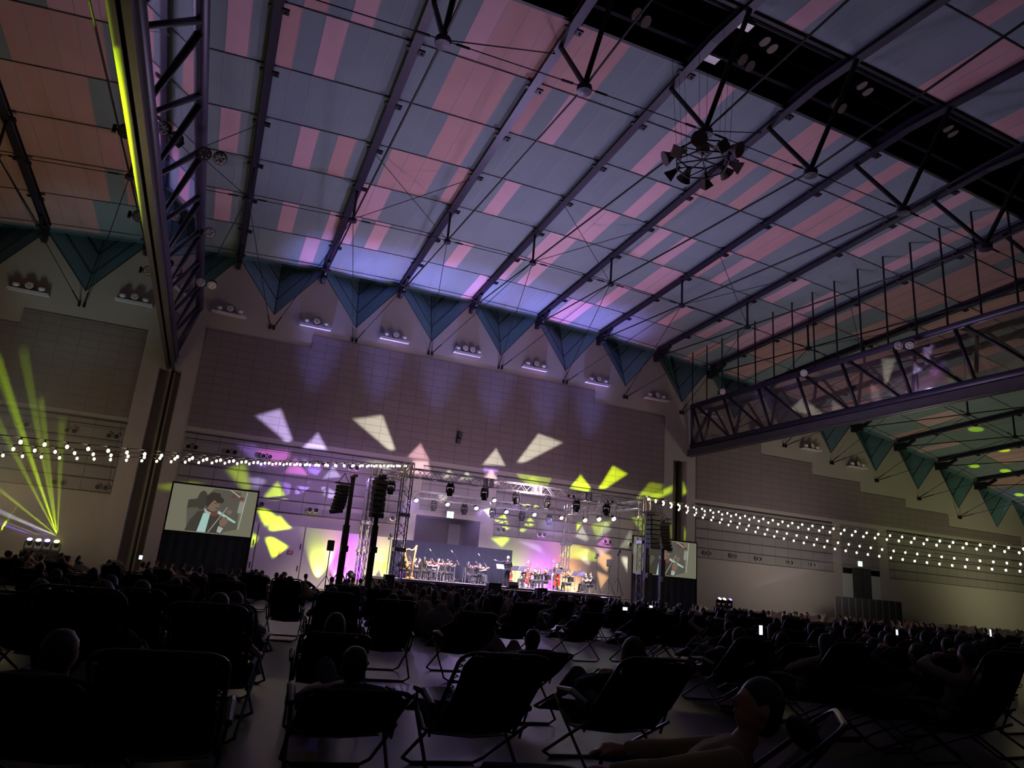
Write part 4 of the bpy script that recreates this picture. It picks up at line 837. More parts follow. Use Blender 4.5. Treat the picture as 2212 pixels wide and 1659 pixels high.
def fiddle(name, L, label, loc, dirv, nrm, m, depth=.055, endpin=0., group=None):      # loc = tail end of the body, dirv = towards the scroll
    d = Vector(dirv).normalized(); n = Vector(nrm); n = (n-d*n.dot(d)).normalized(); x = d.cross(n); R = Matrix((x, d, n)).transposed().to_4x4(); root = empty(name, loc); root.matrix_world = Matrix.Translation(loc) @ R; tag(root, label, name.split('_')[0] if name != 'double_bass' else 'double bass', group)
    BL = L*.6; W = L*.215*1.6/2*1.1
    prof = [(0, .05), (.02, .45), (.08, .8), (.2, 1.), (.33, .86), (.4, .66), (.5, .58), (.6, .64), (.66, .76), (.78, .82), (.9, .7), (.97, .42), (1, .08)]
    top = [(w*W*.62, t*BL) for t, w in prof]; loop = top+[(-a, b) for a, b in reversed(top)]; k = len(loop); dz = L*depth*1.3
    m_ = MB(); vs = []
    for z, s in ((-dz/2*1.25, .7), (-dz/2, 1.), (dz/2, 1.), (dz/2*1.25, .7)): vs += [(a*s, BL/2+(b-BL/2)*(s*.3+.7), z) for a, b in loop]
    fs = [(i*k+j, i*k+(j+1) % k, (i+1)*k+(j+1) % k, (i+1)*k+j) for i in range(3) for j in range(k)]+[tuple(range(k))[::-1], tuple(3*k+j for j in range(k))]
    m_.add(vs, fs); m_.build('soundbox', m, root)
    m_ = MB(); m_.box((0, BL+L*.17, dz*.55), (L*.035, L*.36, L*.03), 0, None, .004); m_.build('neck', m, root)
    m_ = MB(); m_.box((0, BL*.8+L*.12, dz*.78), (L*.04, L*.46, L*.012)); m_.box((0, BL*.13, dz*.72), (L*.05, BL*.2, L*.015)); m_.build('fingerboard', ebony, root)
    m_ = MB(); m_.box((0, BL*.42, dz*.8), (L*.09, L*.012, dz*.35)); m_.build('bridge', paper, root)
    m_ = MB(); m_.lathe([(.4*L*.04, -L*.022), (L*.04, -L*.015), (L*.04, L*.015), (.4*L*.04, L*.022)], 10, 0, Matrix.Translation((0, L*.98, dz*.5)) @ Matrix.Rotation(math.pi/2, 4, 'Y')); m_.box((0, L*.93, dz*.5), (L*.04, L*.08, L*.03))
    for s in (-1, 1): m_.tube([(0, L*.92+s*L*.015, dz*.5), (s*L*.06, L*.92+s*L*.015, dz*.5)], L*.008, 5)
    m_.build('scroll', m, root)
    m_ = MB()
    for q in (-1.5, -.5, .5, 1.5): m_.tube([(q*L*.009, BL*.2, dz*.8), (q*L*.009, BL*.42, dz*1.0), (q*L*.006, L*.93, dz*.82)], .0012, 3)
    m_.build('string', stringm, root)
    if endpin: m_ = MB(); m_.tube([(0, 0, 0), (0, -endpin, 0)], .008, 6); m_.build('endpin', stringm, root)
    return root
def bow(a, b, label, group=None):
    a, b = Vector(a), Vector(b); root = empty('bow', a); tag(root, label, 'bow', group); d = b-a
    m = MB(); n = Vector((0, 0, .012)); m.tube([n, d*.5+n*.4, d+n], .006, 5); m.build('stick', wood_o, root); m = MB(); m.tube([(0, 0, 0), d], .004, 4); m.build('bow_hair', paper, root); m = MB(); m.box(d*.04, (.02, .02, .02)); m.build('frog', ebony, root)
def xf(loc, rz, p): return Matrix.Translation(loc) @ Matrix.Rotation(rz, 4, 'Z') @ Vector(p)
def xd(rz, p): return Matrix.Rotation(rz, 3, 'Z') @ Vector(p)
SH = .5
VB = Vector((-.05, .1, SH+.50)); VD = Vector((-.5, .82, .06)).normalized()
F = {}
seatfeet = ((-.16, .42, .08), (.16, .45, .08))
F['vln_m'] = figure((0, 0, SH), .12, .1, .5, (tuple(VB+VD*.47+Vector((0, 0, -.03))), (.24, .42, SH+.42)), ((-.2, .1, -1), (.9, -.1, -.5)), seatfeet, (0, .3, 1))
F['vln_f'] = figure((0, 0, SH), .05, .1, .5, (tuple(VB+VD*.47+Vector((0, 0, -.03))), (.28, .4, SH+.36)), ((-.2, .1, -1), (.9, -.1, -.5)), ((-.1, .42, .08), (.1, .45, .08)), (0, .3, 1), 'long', False, True, broad=.88)
F['cello'] = figure((0, 0, SH), .15, .15, .1, ((-.16, .22, SH+.42), (.34, .42, SH+.14)), ((-1, .1, -.2), (.9, -.1, .1)), ((-.3, .4, .08), (.3, .42, .08)), (0, .4, 1))
F['bass'] = figure((0, 0, .93), .12, .1, 0, ((-.2, .25, 1.45), (.28, .38, .98)), ((-1, 0, -.3), (.9, -.2, -.2)), ((-.15, .05, .08), (.14, .08, .08)), (0, 1, .2))
F['wind'] = figure((0, 0, SH), .05, .1, 0, ((-.06, .28, SH+.34), (.05, .34, SH+.22)), ((-.8, 0, -.6), (.8, 0, -.6)), seatfeet, (0, .3, 1), 'short', False)
F['harp'] = figure((0, 0, SH), .12, .05, 0, ((-.16, .42, SH+.42), (.14, .4, SH+.34)), ((-.9, 0, -.3), (.9, 0, -.3)), ((-.2, .4, .08), (.2, .42, .08)), (0, .3, 1), 'long', False, True, broad=.88)
F['drum'] = figure((0, 0, .62), .08, .1, 0, ((-.2, .38, .98), (.2, .4, 1.0)), ((-.8, 0, -.6), (.8, 0, -.6)), ((-.22, .35, .08), (.2, .36, .08)), (0, .4, 1))
F['cond'] = figure((0, 0, .95), .03, .05, .25, ((-.68, .12, 1.42), (.12, .34, 1.15)), ((-.2, -.3, -.9), (.8, -.2, -.5)), ((-.13, .0, .08), (.14, .04, .08)), (0, 1, .2), 'short', True, voxel=.014, broad=1.05)
def seat_chair(loc, rz, label, group):
    root = empty('orchestra_chair', loc, rz); tag(root, label, 'chair', group)
    m = MB(); m.box((0, .02, SH-.13), (.44, .42, .04), 0, None, .015); m.build('seat', blk, root); m = MB(); m.box((0, -.2, SH+.25), (.4, .03, .3), 0, Matrix.Rotation(-.1, 3, 'X'), .01); m.build('backrest', blk, root)
    for sx in (-.2, .2):
        for sy in (-.17, .21): m = MB(); m.tube([(sx, sy, 0), (sx, sy if sy > 0 else sy-.02, SH-.14 if sy > 0 else SH+.4)], .011, 6); m.build('leg', M['alu'], root)
def music_stand(px, Y, rz, label, h=1.05, lit=True):
    p = onY(px, 1230, Y); root = empty('music_stand', (p.x, Y, SZ), rz); tag(root, label, 'music stand', 'music stands of the orchestra')
    m = MB(); m.tube([(0, 0, .03), (0, 0, h)], .012, 6); m.build('pole', M['black'], root); m = MB()
    for a in (0, 2.1, 4.2): m.tube([(0, 0, .25), (.26*math.cos(a), .26*math.sin(a), .01)], .009, 5)
    m.build('tripod', M['black'], root); R = Matrix.Rotation(math.radians(-35), 3, 'X'); m = MB(); m.box((0, 0, h+.08), (.5, .015, .33), 0, R); m.box((0, .05 if 0 else -.1, h-.06), (.5, .06, .012)); m.build('desk', M['black'], root)
    if lit: m = MB(); m.box((-.115, -.015, h+.09), (.22, .006, .3), 0, R); m.box((.115, -.015, h+.09), (.22, .006, .3), 0, R); m.build('sheet_music', paper, root)
def mu(kind, px, Y, rz, label, short, inst=True):
    deg = math.radians; rz = deg(rz); p = onY(px, 1230, Y); loc = Vector((p.x, Y, SZ)); g = None
    person(F[kind], loc, rz, label, 'person', None, None, None, greyhair if kind == 'cond' else None)
    if kind not in ('cond', 'bass'): seat_chair(loc, rz, 'black metal-legged chair under the '+short, 'orchestra chairs')
    if kind in ('vln_m', 'vln_f') and inst:
        fiddle('violin', .6, 'violin held by the '+short, xf(loc, rz, VB-VD*.02), xd(rz, VD), xd(rz, (.15, .1, 1)), wood_o if len(label) % 2 else wood_r)
        c = VB+VD*.2+Vector((0, 0, .035)); hnd = Vector((.24, .44, SH+.42)) if kind == 'vln_m' else Vector((.28, .42, SH+.36)); d = (c-hnd).normalized(); bow(xf(loc, rz, hnd-d*.02), xf(loc, rz, hnd+d*.68), 'violin bow of the '+short)
    if kind == 'cello': fiddle('cello', 1.22, 'red cello between the knees of the '+short, xf(loc, rz, (0, .5, .27)), xd(rz, (-.1, -.34, .93)), xd(rz, (0, 1, .4)), wood_r, .1, .28); bow(xf(loc, rz, (.36, .46, SH+.12)), xf(loc, rz, (-.3, .52, SH+.2)), 'cello bow of the '+short)
    if kind == 'bass': fiddle('double_bass', 1.85, 'large red double bass on the stage right of the cellists', xf(loc, rz, (0, .42, .22)), xd(rz, (-.08, -.12, .98)), xd(rz, (0, 1, .15)), wood_r, .1, .2); bow(xf(loc, rz, (.3, .45, .98)), xf(loc, rz, (-.36, .5, .95)), 'bow of the double bass player')
    if kind == 'wind':
        a, b = xf(loc, rz, (0, .13, SH+.6)), xf(loc, rz, (.02, .42, SH+.12)); r = empty('clarinet', a); tag(r, 'clarinet of the '+short, 'clarinet'); m = MB(); d = b-a; m.tube([(0, 0, 0), d*.1, d*.9, d], [.008, .013, .014, .03], 8); m.build('tube', ebony, r); m = MB()
        for t in range(6): m.ball(d*(.25+t*.09)+Vector((0, 0, .012)), .008, 0, 5)
        m.build('key', stringm, r)
mu('cond', 1096, 39.3, -8, 'conductor in black tailcoat with grey hair, back to the audience, left arm stretched out', 'conductor')
bt = onY(1112, 1232, 39.7); r = empty('baton', xf((onY(1096, 1230, 39.3).x, 39.3, SZ), math.radians(-8), (.14, .44, 1.15))); tag(r, 'thin white baton in the hand of the conductor', 'baton'); m = MB(); m.tube([(0, 0, 0), (.1, .3, .1)], [.004, .002], 5); m.build('shaft', paper, r); m = MB(); m.ball((0, 0, 0), .012, 0, 6); m.build('handle', wood_o, r)
p = onY(1096, 1230, 39.3); r = empty('podium', (p.x, 39.3, SZ)); 
bpy.data.objects.remove(r)
mu('harp', 868, 40.2, -85, 'person in black seated behind the gold harp at the left end of the stage', 'harp player')
mu('wind', 893, 42.8, -120, 'person in black with clarinet seated just right of the harp, further back', 'clarinet player just right of the harp')
mu('wind', 902, 43.6, -120, 'person in black with clarinet seated second from the harp, at the back', 'clarinet player second from the harp')
mu('vln_f', 914, 40.8, -80, 'person in black long dress with violin, first string player right of the harp', 'first violinist right of the harp')
mu('vln_f', 928, 42.4, -110, 'person in black with long hair and violin, behind the leftmost music stand', 'violinist behind the leftmost music stand')
mu('vln_m', 951, 42.2, -100, 'person in black with raised violin, left one of the pair in front of the drums', 'left violinist of the pair before the drums')
mu('vln_m', 963, 40.6, -75, 'person in black with violin, right one of the pair in front of the drums', 'right violinist of the pair before the drums')
mu('vln_f', 1010, 41.8, -90, 'person in black with long hair and violin, second player left of the conductor', 'left violinist of the pair left of the conductor')
mu('vln_m', 1025, 40.2, -80, 'person in black with violin, seated nearest to the left of the conductor', 'violinist nearest left of the conductor')
mu('vln_f', 1034, 42.8, -120, 'person in black with violin at the back behind the pair left of the conductor', 'violinist at the back left of the conductor')
mu('wind', 1134, 43., 120, 'person in black with clarinet, behind the left cellist', 'clarinet player behind the cellist')
mu('cello', 1141, 40.6, 150, 'person in black playing the leftmost cello, right of the conductor', 'cellist right of the conductor')
mu('vln_m', 1159, 42.2, 100, 'person in black with violin, left one of the three behind the cellists', 'left violinist of the three behind the cellist')
mu('vln_f', 1166, 43., 110, 'person in black with violin, middle one of the three behind the cellists', 'middle violinist of the three behind the cellist')
mu('vln_m', 1182, 40.4, 105, 'person in black suit with violin, facing left beside the double bass', 'violinist beside the double bass')
mu('bass', 1202, 41.2, 160, 'person in black standing behind the double bass', 'double bass player')
mu('vln_m', 1232, 40.8, 85, 'person in black with violin, first player right of the double bass', 'first violinist right of the double bass')
mu('wind', 1268, 41.6, 95, 'person in black with clarinet, left one of the last pair at the right end', 'left clarinet player at the right end')
mu('wind', 1279, 40.6, 85, 'person in black with clarinet, last player at the right end of the stage', 'last clarinet player at the right end')
mu('drum', 944, 44.2, -150, 'person in black seated at the drums behind the violins', 'drummer')
# spare cello on a stand by the conductor, music stands, harp
q = onY(1104, 1240, 40.6); fiddle('cello', 1.22, 'red cello leaning on its stand just right of the conductor', (q.x, 40.6, SZ+.12), (.05, .2, 1), (0, -1, .2), wood_r, .1)
for i, (px, Y, rz, lit) in enumerate([(883, 41.6, 80, True), (932, 41.6, 80, True), (987, 40.8, 75, True), (1048, 40.8, 70, True), (1080, 40.9, 0, True), (1113, 41.2, -60, False), (1128, 40.6, -70, False), (1191, 41.4, -75, False), (1207, 40.4, -75, False), (1243, 40.8, -80, False), (1257, 41.2, -80, False), (970, 43.0, 70, True)]):
    music_stand(px, Y, math.radians(rz), ('black music stand with white sheets, %s from the left on the stage' if lit else 'black music stand without visible sheets, %s of them from the conductor to the right') % ORD[(i if i < 2 else (2 if i == 11 else i+1)) if lit else i-5], lit=lit)
hp = onY(885, 1245, 40.2); root = empty('harp', (hp.x, 40.2, SZ), math.radians(0)); tag(root, 'large gold concert harp at the left end of the stage', 'harp')
m = MB(); m.box((0, 0, .06), (.42, .38, .12), 0, None, .03); m.build('base', goldw, root); m = MB(); m.tube([(.1, 0, .1), (.12, 0, .9), (.2, 0, 1.78)], [.045, .04, .045], 12); m.ball((.2, 0, 1.82), (.07, .06, .06), 0, 8); m.lathe([(.07, 0), (.06, .15), (.04, .25)], 10, 0, Matrix.Translation((.1, 0, .1))); m.build('column', goldw, root, True)
m = MB(); m.tube([(.0, 0, .12), (-.28, 0, .8), (-.42, 0, 1.25), (-.42, 0, 1.42)], [.16, .12, .07, .04], 10); m.build('soundbox', goldw, root, True); m = MB(); m.tube([(-.42, 0, 1.4), (-.36, 0, 1.58), (-.2, 0, 1.62), (-.05, 0, 1.56), (.08, 0, 1.62), (.2, 0, 1.78)], [.04, .05, .045, .04, .05, .06], 8); m.build('neck', goldw, root, True)
m = MB()
for j in range(22): t = j/21; a = Vector((-.4, 0, 1.3)).lerp(Vector((.02, 0, .2)), t); tx = -.36+.5*t; m.tube([a, (tx, 0, 1.58+.03*math.sin(t*6))], .0025, 3)
m.build('string', stringm, root)
# drums
def drum(px, Y, z, r, h, label):
    p = onY(px, 1240, Y); root = empty('drum', (p.x, Y, SZ)); tag(root, label, 'drum'); m = MB(); m.lathe([(r, z), (r, z+h)], 18); m.build('shell', mat('silver_drum_shell', (.35, .33, .38), .3, .6, var=.2), root, True); m = MB(); m.lathe([(r*.97, z+h), (r*.97, z+h+.012)], 18); m.build('drumhead', paper, root)
    m = MB()
    for a in (.3, 2.4, 4.5): m.tube([(r*math.cos(a), r*math.sin(a), z+h*.5), (r*1.2*math.cos(a), r*1.2*math.sin(a), 0)], .012, 5)
    m.build('leg', M['alu'], root)
drum(938, 43.4, .35, .2, .35, 'round silver floor drum left of the kit'); drum(952, 43.2, .4, .22, .4, 'round silver floor drum in the middle of the kit'); drum(946, 43.9, .75, .16, .16, 'small snare drum in front of the drummer')
def cymbal(px, Y, z, label):
    p = onY(px, 1235, Y); root = empty('cymbal', (p.x, Y, SZ)); tag(root, label, 'cymbal'); m = MB(); m.lathe([(.24, z-.015), (.05, z+.01), (.03, z+.03), (.01, z+.03)], 18); m.build('plate', mat('brass', (.6, .42, .15), .25, .9), root, True); m = MB(); m.tube([(0, 0, 0), (0, 0, z)], .01, 6); 
    for a in (.3, 2.4, 4.5): m.tube([(0, 0, .3), (.25*math.cos(a), .25*math.sin(a), 0)], .009, 5)
    m.build('stand', M['alu'], root)
cymbal(972, 43.6, 1.25, 'brass cymbal on a stand, left one behind the violins'); cymbal(982, 44.0, 1.1, 'brass cymbal on a stand, right one behind the violins')
# microphones on boom stands
for i, (px, py, bx_, Y) in enumerate([(931, 1190, 946, 43.5), (978, 1193, 997, 43.2), (1036, 1200, 1052, 43.2), (1140, 1216, 1130, 43.5), (1160, 1222, 1172, 43.8), (1196, 1216, 1205, 43.5), (1253, 1232, 1260, 43)]):
    a = onY(px, py, Y); b = onY(bx_, 1240, Y); root = empty('microphone_stand', (b.x, Y, SZ)); tag(root, '%s tall boom microphone from the left above the orchestra' % ORD[i], 'microphone', 'boom microphones above the orchestra')
    tip = Vector((a.x-b.x, 0, a.z-SZ)); el_ = Vector((0, 0, tip.z*.62)); m = MB(); m.tube([(0, 0, 0), el_], .014, 6); m.build('pole', M['black'], root); m = MB(); m.tube([el_+(el_-tip)*.25, tip], .01, 5); m.build('boom', M['black'], root); m = MB(); m.tube([tip, tip+(tip-el_).normalized()*.16], .03, 8); m.build('microphone', M['alu'], root); m = MB()
    for a_ in (.5, 2.6, 4.7): m.tube([(0, 0, .3), (.35*math.cos(a_), .35*math.sin(a_), .01)], .011, 5)
    m.build('tripod', M['black'], root)
# speakers on poles, light stands, tables, monitors
def pole_speaker(px, pyt, pyb, Y, z0, label):
    t = onY(px, pyt, Y); b = onY(px, pyb, Y); root = empty('pole_speaker', (t.x, Y, z0)); tag(root, label, 'speaker'); H = t.z-b.z; m = MB(); m.box((0, 0, (t.z+b.z)/2-z0), (H*.62, .32, H), 0, None, .03); m.build('cabinet', M['black'], root); m = MB(); m.tube([(0, 0, .3), (0, 0, b.z-z0)], .025, 8); m.build('pole', M['black'], root); m = MB()
    for a in (.4, 2.5, 4.6): m.tube([(0, 0, 1.0), (.65*math.cos(a), .65*math.sin(a), .02)], .018, 6)
    m.build('tripod', M['black'], root); m = MB(); m.box((0, -.165, (t.z+b.z)/2-z0), (H*.54, .01, H*.9)); m.build('grille', MATS['speaker_grille'], root)
pole_speaker(716, 1167, 1190, 40, 0, 'black speaker on a tall tripod before the purple lit wall'); pole_speaker(1317, 1208, 1224, 39.6, SZ, 'black speaker on a tripod at the right end of the stage')
for i, (px, py, Y) in enumerate([(1290, 1200, 40.2), (1337, 1193, 39.2), (845, 1158, 40.5)]):
    t = onY(px, py, Y); z0 = SZ if i < 2 else 0; root = empty('light_stand', (t.x, Y, z0)); tag(root, ('black light stand with lamp head left of the small stage speaker', 'black light stand with lamp head right of the small stage speaker', 'black light stand with lamp head left of the left stage tower')[i], 'light stand'); h = t.z-z0; m = MB(); m.tube([(0, 0, .2), (0, 0, h)], [.03, .018], 8); m.build('pole', M['black'], root); m = MB(); m.box((0, 0, h+.05), (.16, .2, .2), 0, None, .03); m.box((-.1, 0, h-.15), (.1, .1, .12)); m.build('lamp_head', M['black'], root); m = MB()
    for a in (.4, 2.5, 4.6): m.tube([(0, 0, 1.1), (.6*math.cos(a), .6*math.sin(a), .02)], .015, 6)
    m.build('tripod', M['black'], root)
def box_thing(nm, px, py0, py1, Y, W, D, label, cat, z0=None, m=None):
    a = onY(px, py0, Y); b = onY(px, py1, Y); z0 = b.z if z0 is None else z0; root = empty(nm, (a.x, Y, z0)); tag(root, label, cat); s = MB(); s.box((0, 0, (a.z-z0)/2), (W, D, a.z-z0), 0, None, .03); s.build('cabinet', m or M['black'], root); s = MB(); s.box((0, -D/2-.004, (a.z-z0)/2), (W*.85, .01, (a.z-z0)*.8)); s.build('grille', MATS['speaker_grille'], root)
box_thing('floor_speaker', 1067, 1259, 1282, 37.2, .75, .5, 'black box speaker on the floor before the stage, left of the conductor', 'speaker', 0); box_thing('floor_speaker', 1169, 1270, 1290, 37.2, .6, .5, 'black box speaker on the floor before the stage, right of the conductor', 'speaker', 0); box_thing('floor_speaker', 841, 1241, 1262, 37.0, .5, .5, 'black box speaker at the foot of the left stage tower', 'speaker', 0)
p = onY(1107, 1262, 38.6); root = empty('stage_monitor', (p.x, 38.6, SZ)); tag(root, 'black wedge monitor lying on the stage edge beside the conductor', 'speaker'); m = MB(); m.add([(-.3, -.2, 0), (.3, -.2, 0), (.3, .2, 0), (-.3, .2, 0), (-.3, .2, .32), (.3, .2, .32), (-.3, -.05, .3), (.3, -.05, .3), (-.3, -.2, .08), (.3, -.2, .08)], [(0, 3, 2, 1), (3, 4, 5, 2), (4, 6, 7, 5), (6, 8, 9, 7), (8, 0, 1, 9), (0, 8, 6, 4, 3), (1, 2, 5, 7, 9)]); m.build('cabinet', M['black'], root); m = MB(); m.quad((-.26, -.065, .285), (.26, -.065, .285), (.26, -.205, .1), (-.26, -.205, .1)); m.build('grille', MATS['speaker_grille'], root)
for i, (px, Y) in enumerate([(1320, 37.3), (1343, 37.4)]):
    p = onY(px, 1280, Y); root = empty('folding_table', (p.x, Y, 0)); tag(root, ('aluminium framed folding table, left one of the two beside the right stage tower', 'aluminium framed folding table, right one of the two beside the right stage tower')[i], 'table'); m = MB(); m.box((0, 0, 1.0), (1., .6, .05), 0, None, .01); m.build('table_top', M['alu'], root)
    for s in (-.42, .42):
        m = MB(); m.tube([(s, -.27, 0), (-s*.8, -.27, .98)], .018, 5); m.tube([(s, .27, 0), (-s*.8, .27, .98)], .018, 5); m.tube([(s, -.27, .02), (s, .27, .02)], .018, 5); m.build('leg_frame', M['alu'], root)
# big uplighter on a flight case behind the left mast
p = onY(763, 1205, 44); root = empty('follow_spot', (p.x, 44, 0)); tag(root, 'large round-headed moving light standing on a frame between the two left masts', 'stage light'); m = MB(); m.box((0, 0, .55), (.7, .6, .05)); 
for sx in (-.3, .3):
    for sy in (-.25, .25): m.tube([(sx, sy, 0), (sx, sy, .55)], .025, 6)
m.build('frame', M['alu'], root); m = MB(); m.box((0, 0, .68), (.5, .4, .2), 0, None, .03); m.build('base', M['black'], root); m = MB(); m.box((-.25, 0, .95), (.06, .2, .5)); m.box((.25, 0, .95), (.06, .2, .5)); m.build('yoke', M['black'], root); m = MB(); m.lathe([(.12, -.25), (.19, -.1), (.2, .2), (.17, .25)], 14, 0, Matrix.Translation((0, 0, 1.1)) @ Matrix.Rotation(-1.2, 4, 'X')); m.build('head', M['black'], root, True)

# ================================================================ AUDIENCE
canv = mat('black_sling_fabric', (.010, .010, .011), .9, var=.3, scale=40, spec=.1); tubem = mat('dark_powder_coated_tube', (.03, .03, .035), .35, .5)
def recliner_meshes(a, lace=True):
    ca, sa = math.cos(a), math.sin(a); P = {}; w = .29; piv = Vector((0, -.12, .38)); L = .86; d = Vector((0, -ca, sa)); n = Vector((0, sa, ca))
    m = MB(); pts = []; r = .1
    top = piv+d*L
    pts = [piv+Vector((-w, 0, 0))+d*.0, piv+Vector((-w, 0, 0))+d*(L-r)]+[piv+Vector((-w+r-r*math.cos(t), 0, 0))+d*(L-r+r*math.sin(t)) for t in (.4, .8, 1.2, 1.57)]+[piv+Vector((w-r+r*math.cos(t), 0, 0))+d*(L-r+r*math.sin(t)) for t in (1.57, 1.2, .8, .4)]+[piv+Vector((w, 0, 0))+d*(L-r), piv+Vector((w, 0, 0))]
    m.tube(pts, .0125, 7); P['back_frame'] = (m, tubem)
    m = MB(); N_ = 10; vs = []
    for i in range(N_+1):
        t = i/N_; sag = -.05*math.sin(t*math.pi); c = piv+d*(L*(.02+.955*t))+n*sag; ww = w-.03 if t < .93 else w-.07
        for q in (-1, -.5, 0, .5, 1): vs.append(c+Vector((ww*q, 0, 0))-n*.02*(1-q*q))
    vs2 = [v-n*.008 for v in vs]; fs = []
    for i in range(N_):
        for j in range(4): k = i*5+j; fs.append((k, k+1, k+6, k+5)); fs.append((k+55, k+60, k+61, k+56))
    for i in range(N_): fs.append((i*5, i*5+5, i*5+60, i*5+55)); fs.append((i*5+4, i*5+59, i*5+64, i*5+9))
    for j in range(4): fs.append((j, j+55, j+56, j+1)); fs.append((50+j, 51+j, 106+j, 105+j))
    m.add(vs+vs2, fs); P['back_sling'] = (m, canv)
    m = MB(); pr_ = [(-.1, .36), (.1, .33), (.36, .42), (.5, .48), (.7, .43), (.95, .33)]; vs = []
    for y, z in pr_:
        for q in (-1, 0, 1): vs.append((q*(w-.03), y, z-.02*(1-q*q)))
    vs += [(x, y, z-.008) for x, y, z in vs]; fs = [(i*3+j, i*3+j+1, i*3+j+4, i*3+j+3) for i in range(5) for j in range(2)]+[(18+i*3+j, 18+i*3+j+3, 18+i*3+j+4, 18+i*3+j+1) for i in range(5) for j in range(2)]; m.add(vs, fs); P['seat_sling'] = (m, canv)
    m = MB(); m.tube([(-w, -.14, .38), (-w, .1, .35), (-w, .5, .5), (-w, .95, .34), (-w+.06, 1., .32), (w-.06, 1., .32), (w, .95, .34), (w, .5, .5), (w, .1, .35), (w, -.14, .38)], .0125, 7); P['seat_frame'] = (m, tubem)
    legs = []
    for (ya, yb, zz) in ((-.42, .42, .5), (.62, -.32, .46)):
        m = MB(); m.tube([(-w-.02, yb, zz), (-w-.02, ya, .05), (-w+.05, ya-.02*(1 if ya < 0 else -1), .012), (w-.05, ya-.02*(1 if ya < 0 else -1), .012), (w+.02, ya, .05), (w+.02, yb, zz)], .0125, 7); legs.append((m, tubem))
    P['leg_loop'] = legs
    arms = []
    for s in (-1, 1):
        m = MB(); m.tube([(s*(w+.04), -.3, .56), (s*(w+.04), .0, .6), (s*(w+.04), .3, .58)], [.02, .028, .02], 8); m.tube([(s*(w+.035), -.28, .55), (s*(w+.02), -.2, .36)], .01, 5); m.tube([(s*(w+.035), .26, .57), (s*(w+.02), .3, .44)], .01, 5); arms.append((m, M['black']))
    P['armrest'] = arms
    if lace:
        m = MB()
        for s in (-1, 1):
            for i in range(14): t = .04+i*.065; m.tube([piv+Vector((s*w, 0, 0))+d*L*t, piv+Vector((s*(w-.035), 0, 0))+d*L*(t+.03), piv+Vector((s*w, 0, 0))+d*L*(t+.065)], .004, 4)
        P['elastic_lacing'] = (m, canv)
    m = MB(); c = piv+d*(L-.16)+n*.03; m.ball(c, (.2, .05, .08), 0, 10, Matrix.Rotation(-(math.pi/2-a), 3, 'X')); P['head_pillow'] = (m, canv)
    out = []
    for k, v in P.items():
        for mb_, mt in (v if isinstance(v, list) else [v]): out.append((k, mb_.mesh(k, [mt], k in ('back_sling', 'seat_sling', 'head_pillow', 'back_frame')) ))
    return out
ANG = [math.radians(x) for x in (24, 32, 40, 48, 58, 68)]
RM = [recliner_meshes(a) for a in ANG]
def rec_person(a, v):
    piv = Vector((0, -.12, .38)); d = Vector((0, -math.cos(a), math.sin(a))); lean = -(math.pi/2-a); hp = Vector((0, .1, .44))
    hs = {0: ((-.2, .15, .58), (.2, .15, .58)), 1: ((-.06, .12, .66+.1*math.sin(a)), (.08, .14, .64+.1*math.sin(a))), 2: ((-.12, .1, 1.0), (.1, .12, .98))}[v]
    return figure(tuple(hp), lean, .35, 0, hs, ((-.8, -.2, -.3), (.8, -.2, -.3)), ((-.12, .82, .46), (.13, .84, .46)), (0, 0, 1), 'long' if v == 1 else 'short', v != 0, voxel=.03, fing=False, hair_len=.18)
RP = {}
def crowdmat(name, cols, rough=.85):
    m = bpy.data.materials.new(name); m.use_nodes = True; N = m.node_tree.nodes; L = m.node_tree.links; b = N['Principled BSDF']; b.inputs['Roughness'].default_value = rough; b.inputs['Specular IOR Level'].default_value = .2
    oi = N.new('ShaderNodeObjectInfo'); cr = N.new('ShaderNodeValToRGB'); cr.color_ramp.interpolation = 'CONSTANT'; e = cr.color_ramp.elements
    e[0].color = (*cols[0], 1); e[1].position = 1/len(cols); e[1].color = (*cols[1], 1)
    for i, c in enumerate(cols[2:]): x = e.new((i+2)/len(cols)); x.color = (*c, 1)
    L.new(oi.outputs['Random'], cr.inputs[0]); L.new(cr.outputs[0], b.inputs['Base Color']); return m
cloth = crowdmat('audience_tops', [(.2, .19, .18), (.04, .04, .05), (.3, .28, .22), (.09, .04, .04), (.05, .06, .1), (.35, .33, .32), (.12, .1, .08), (.03, .03, .03)])
legm = crowdmat('audience_trousers', [(.03, .035, .05), (.02, .02, .02), (.12, .11, .1), (.05, .06, .08)])
bagm = crowdmat('beanbag_covers', [(.28, .24, .2), (.18, .16, .15), (.12, .1, .1), (.25, .24, .23), (.1, .1, .12)])
phone = lens('phone_screen', (.75, .85, 1), 1.6)
STG = Vector((17, 38, 0))
NCH = [0]
def facing(x, y, jit=.12, k=1.): return math.atan2(-(STG.x-x), STG.y-y)*k+random.uniform(-jit, jit)
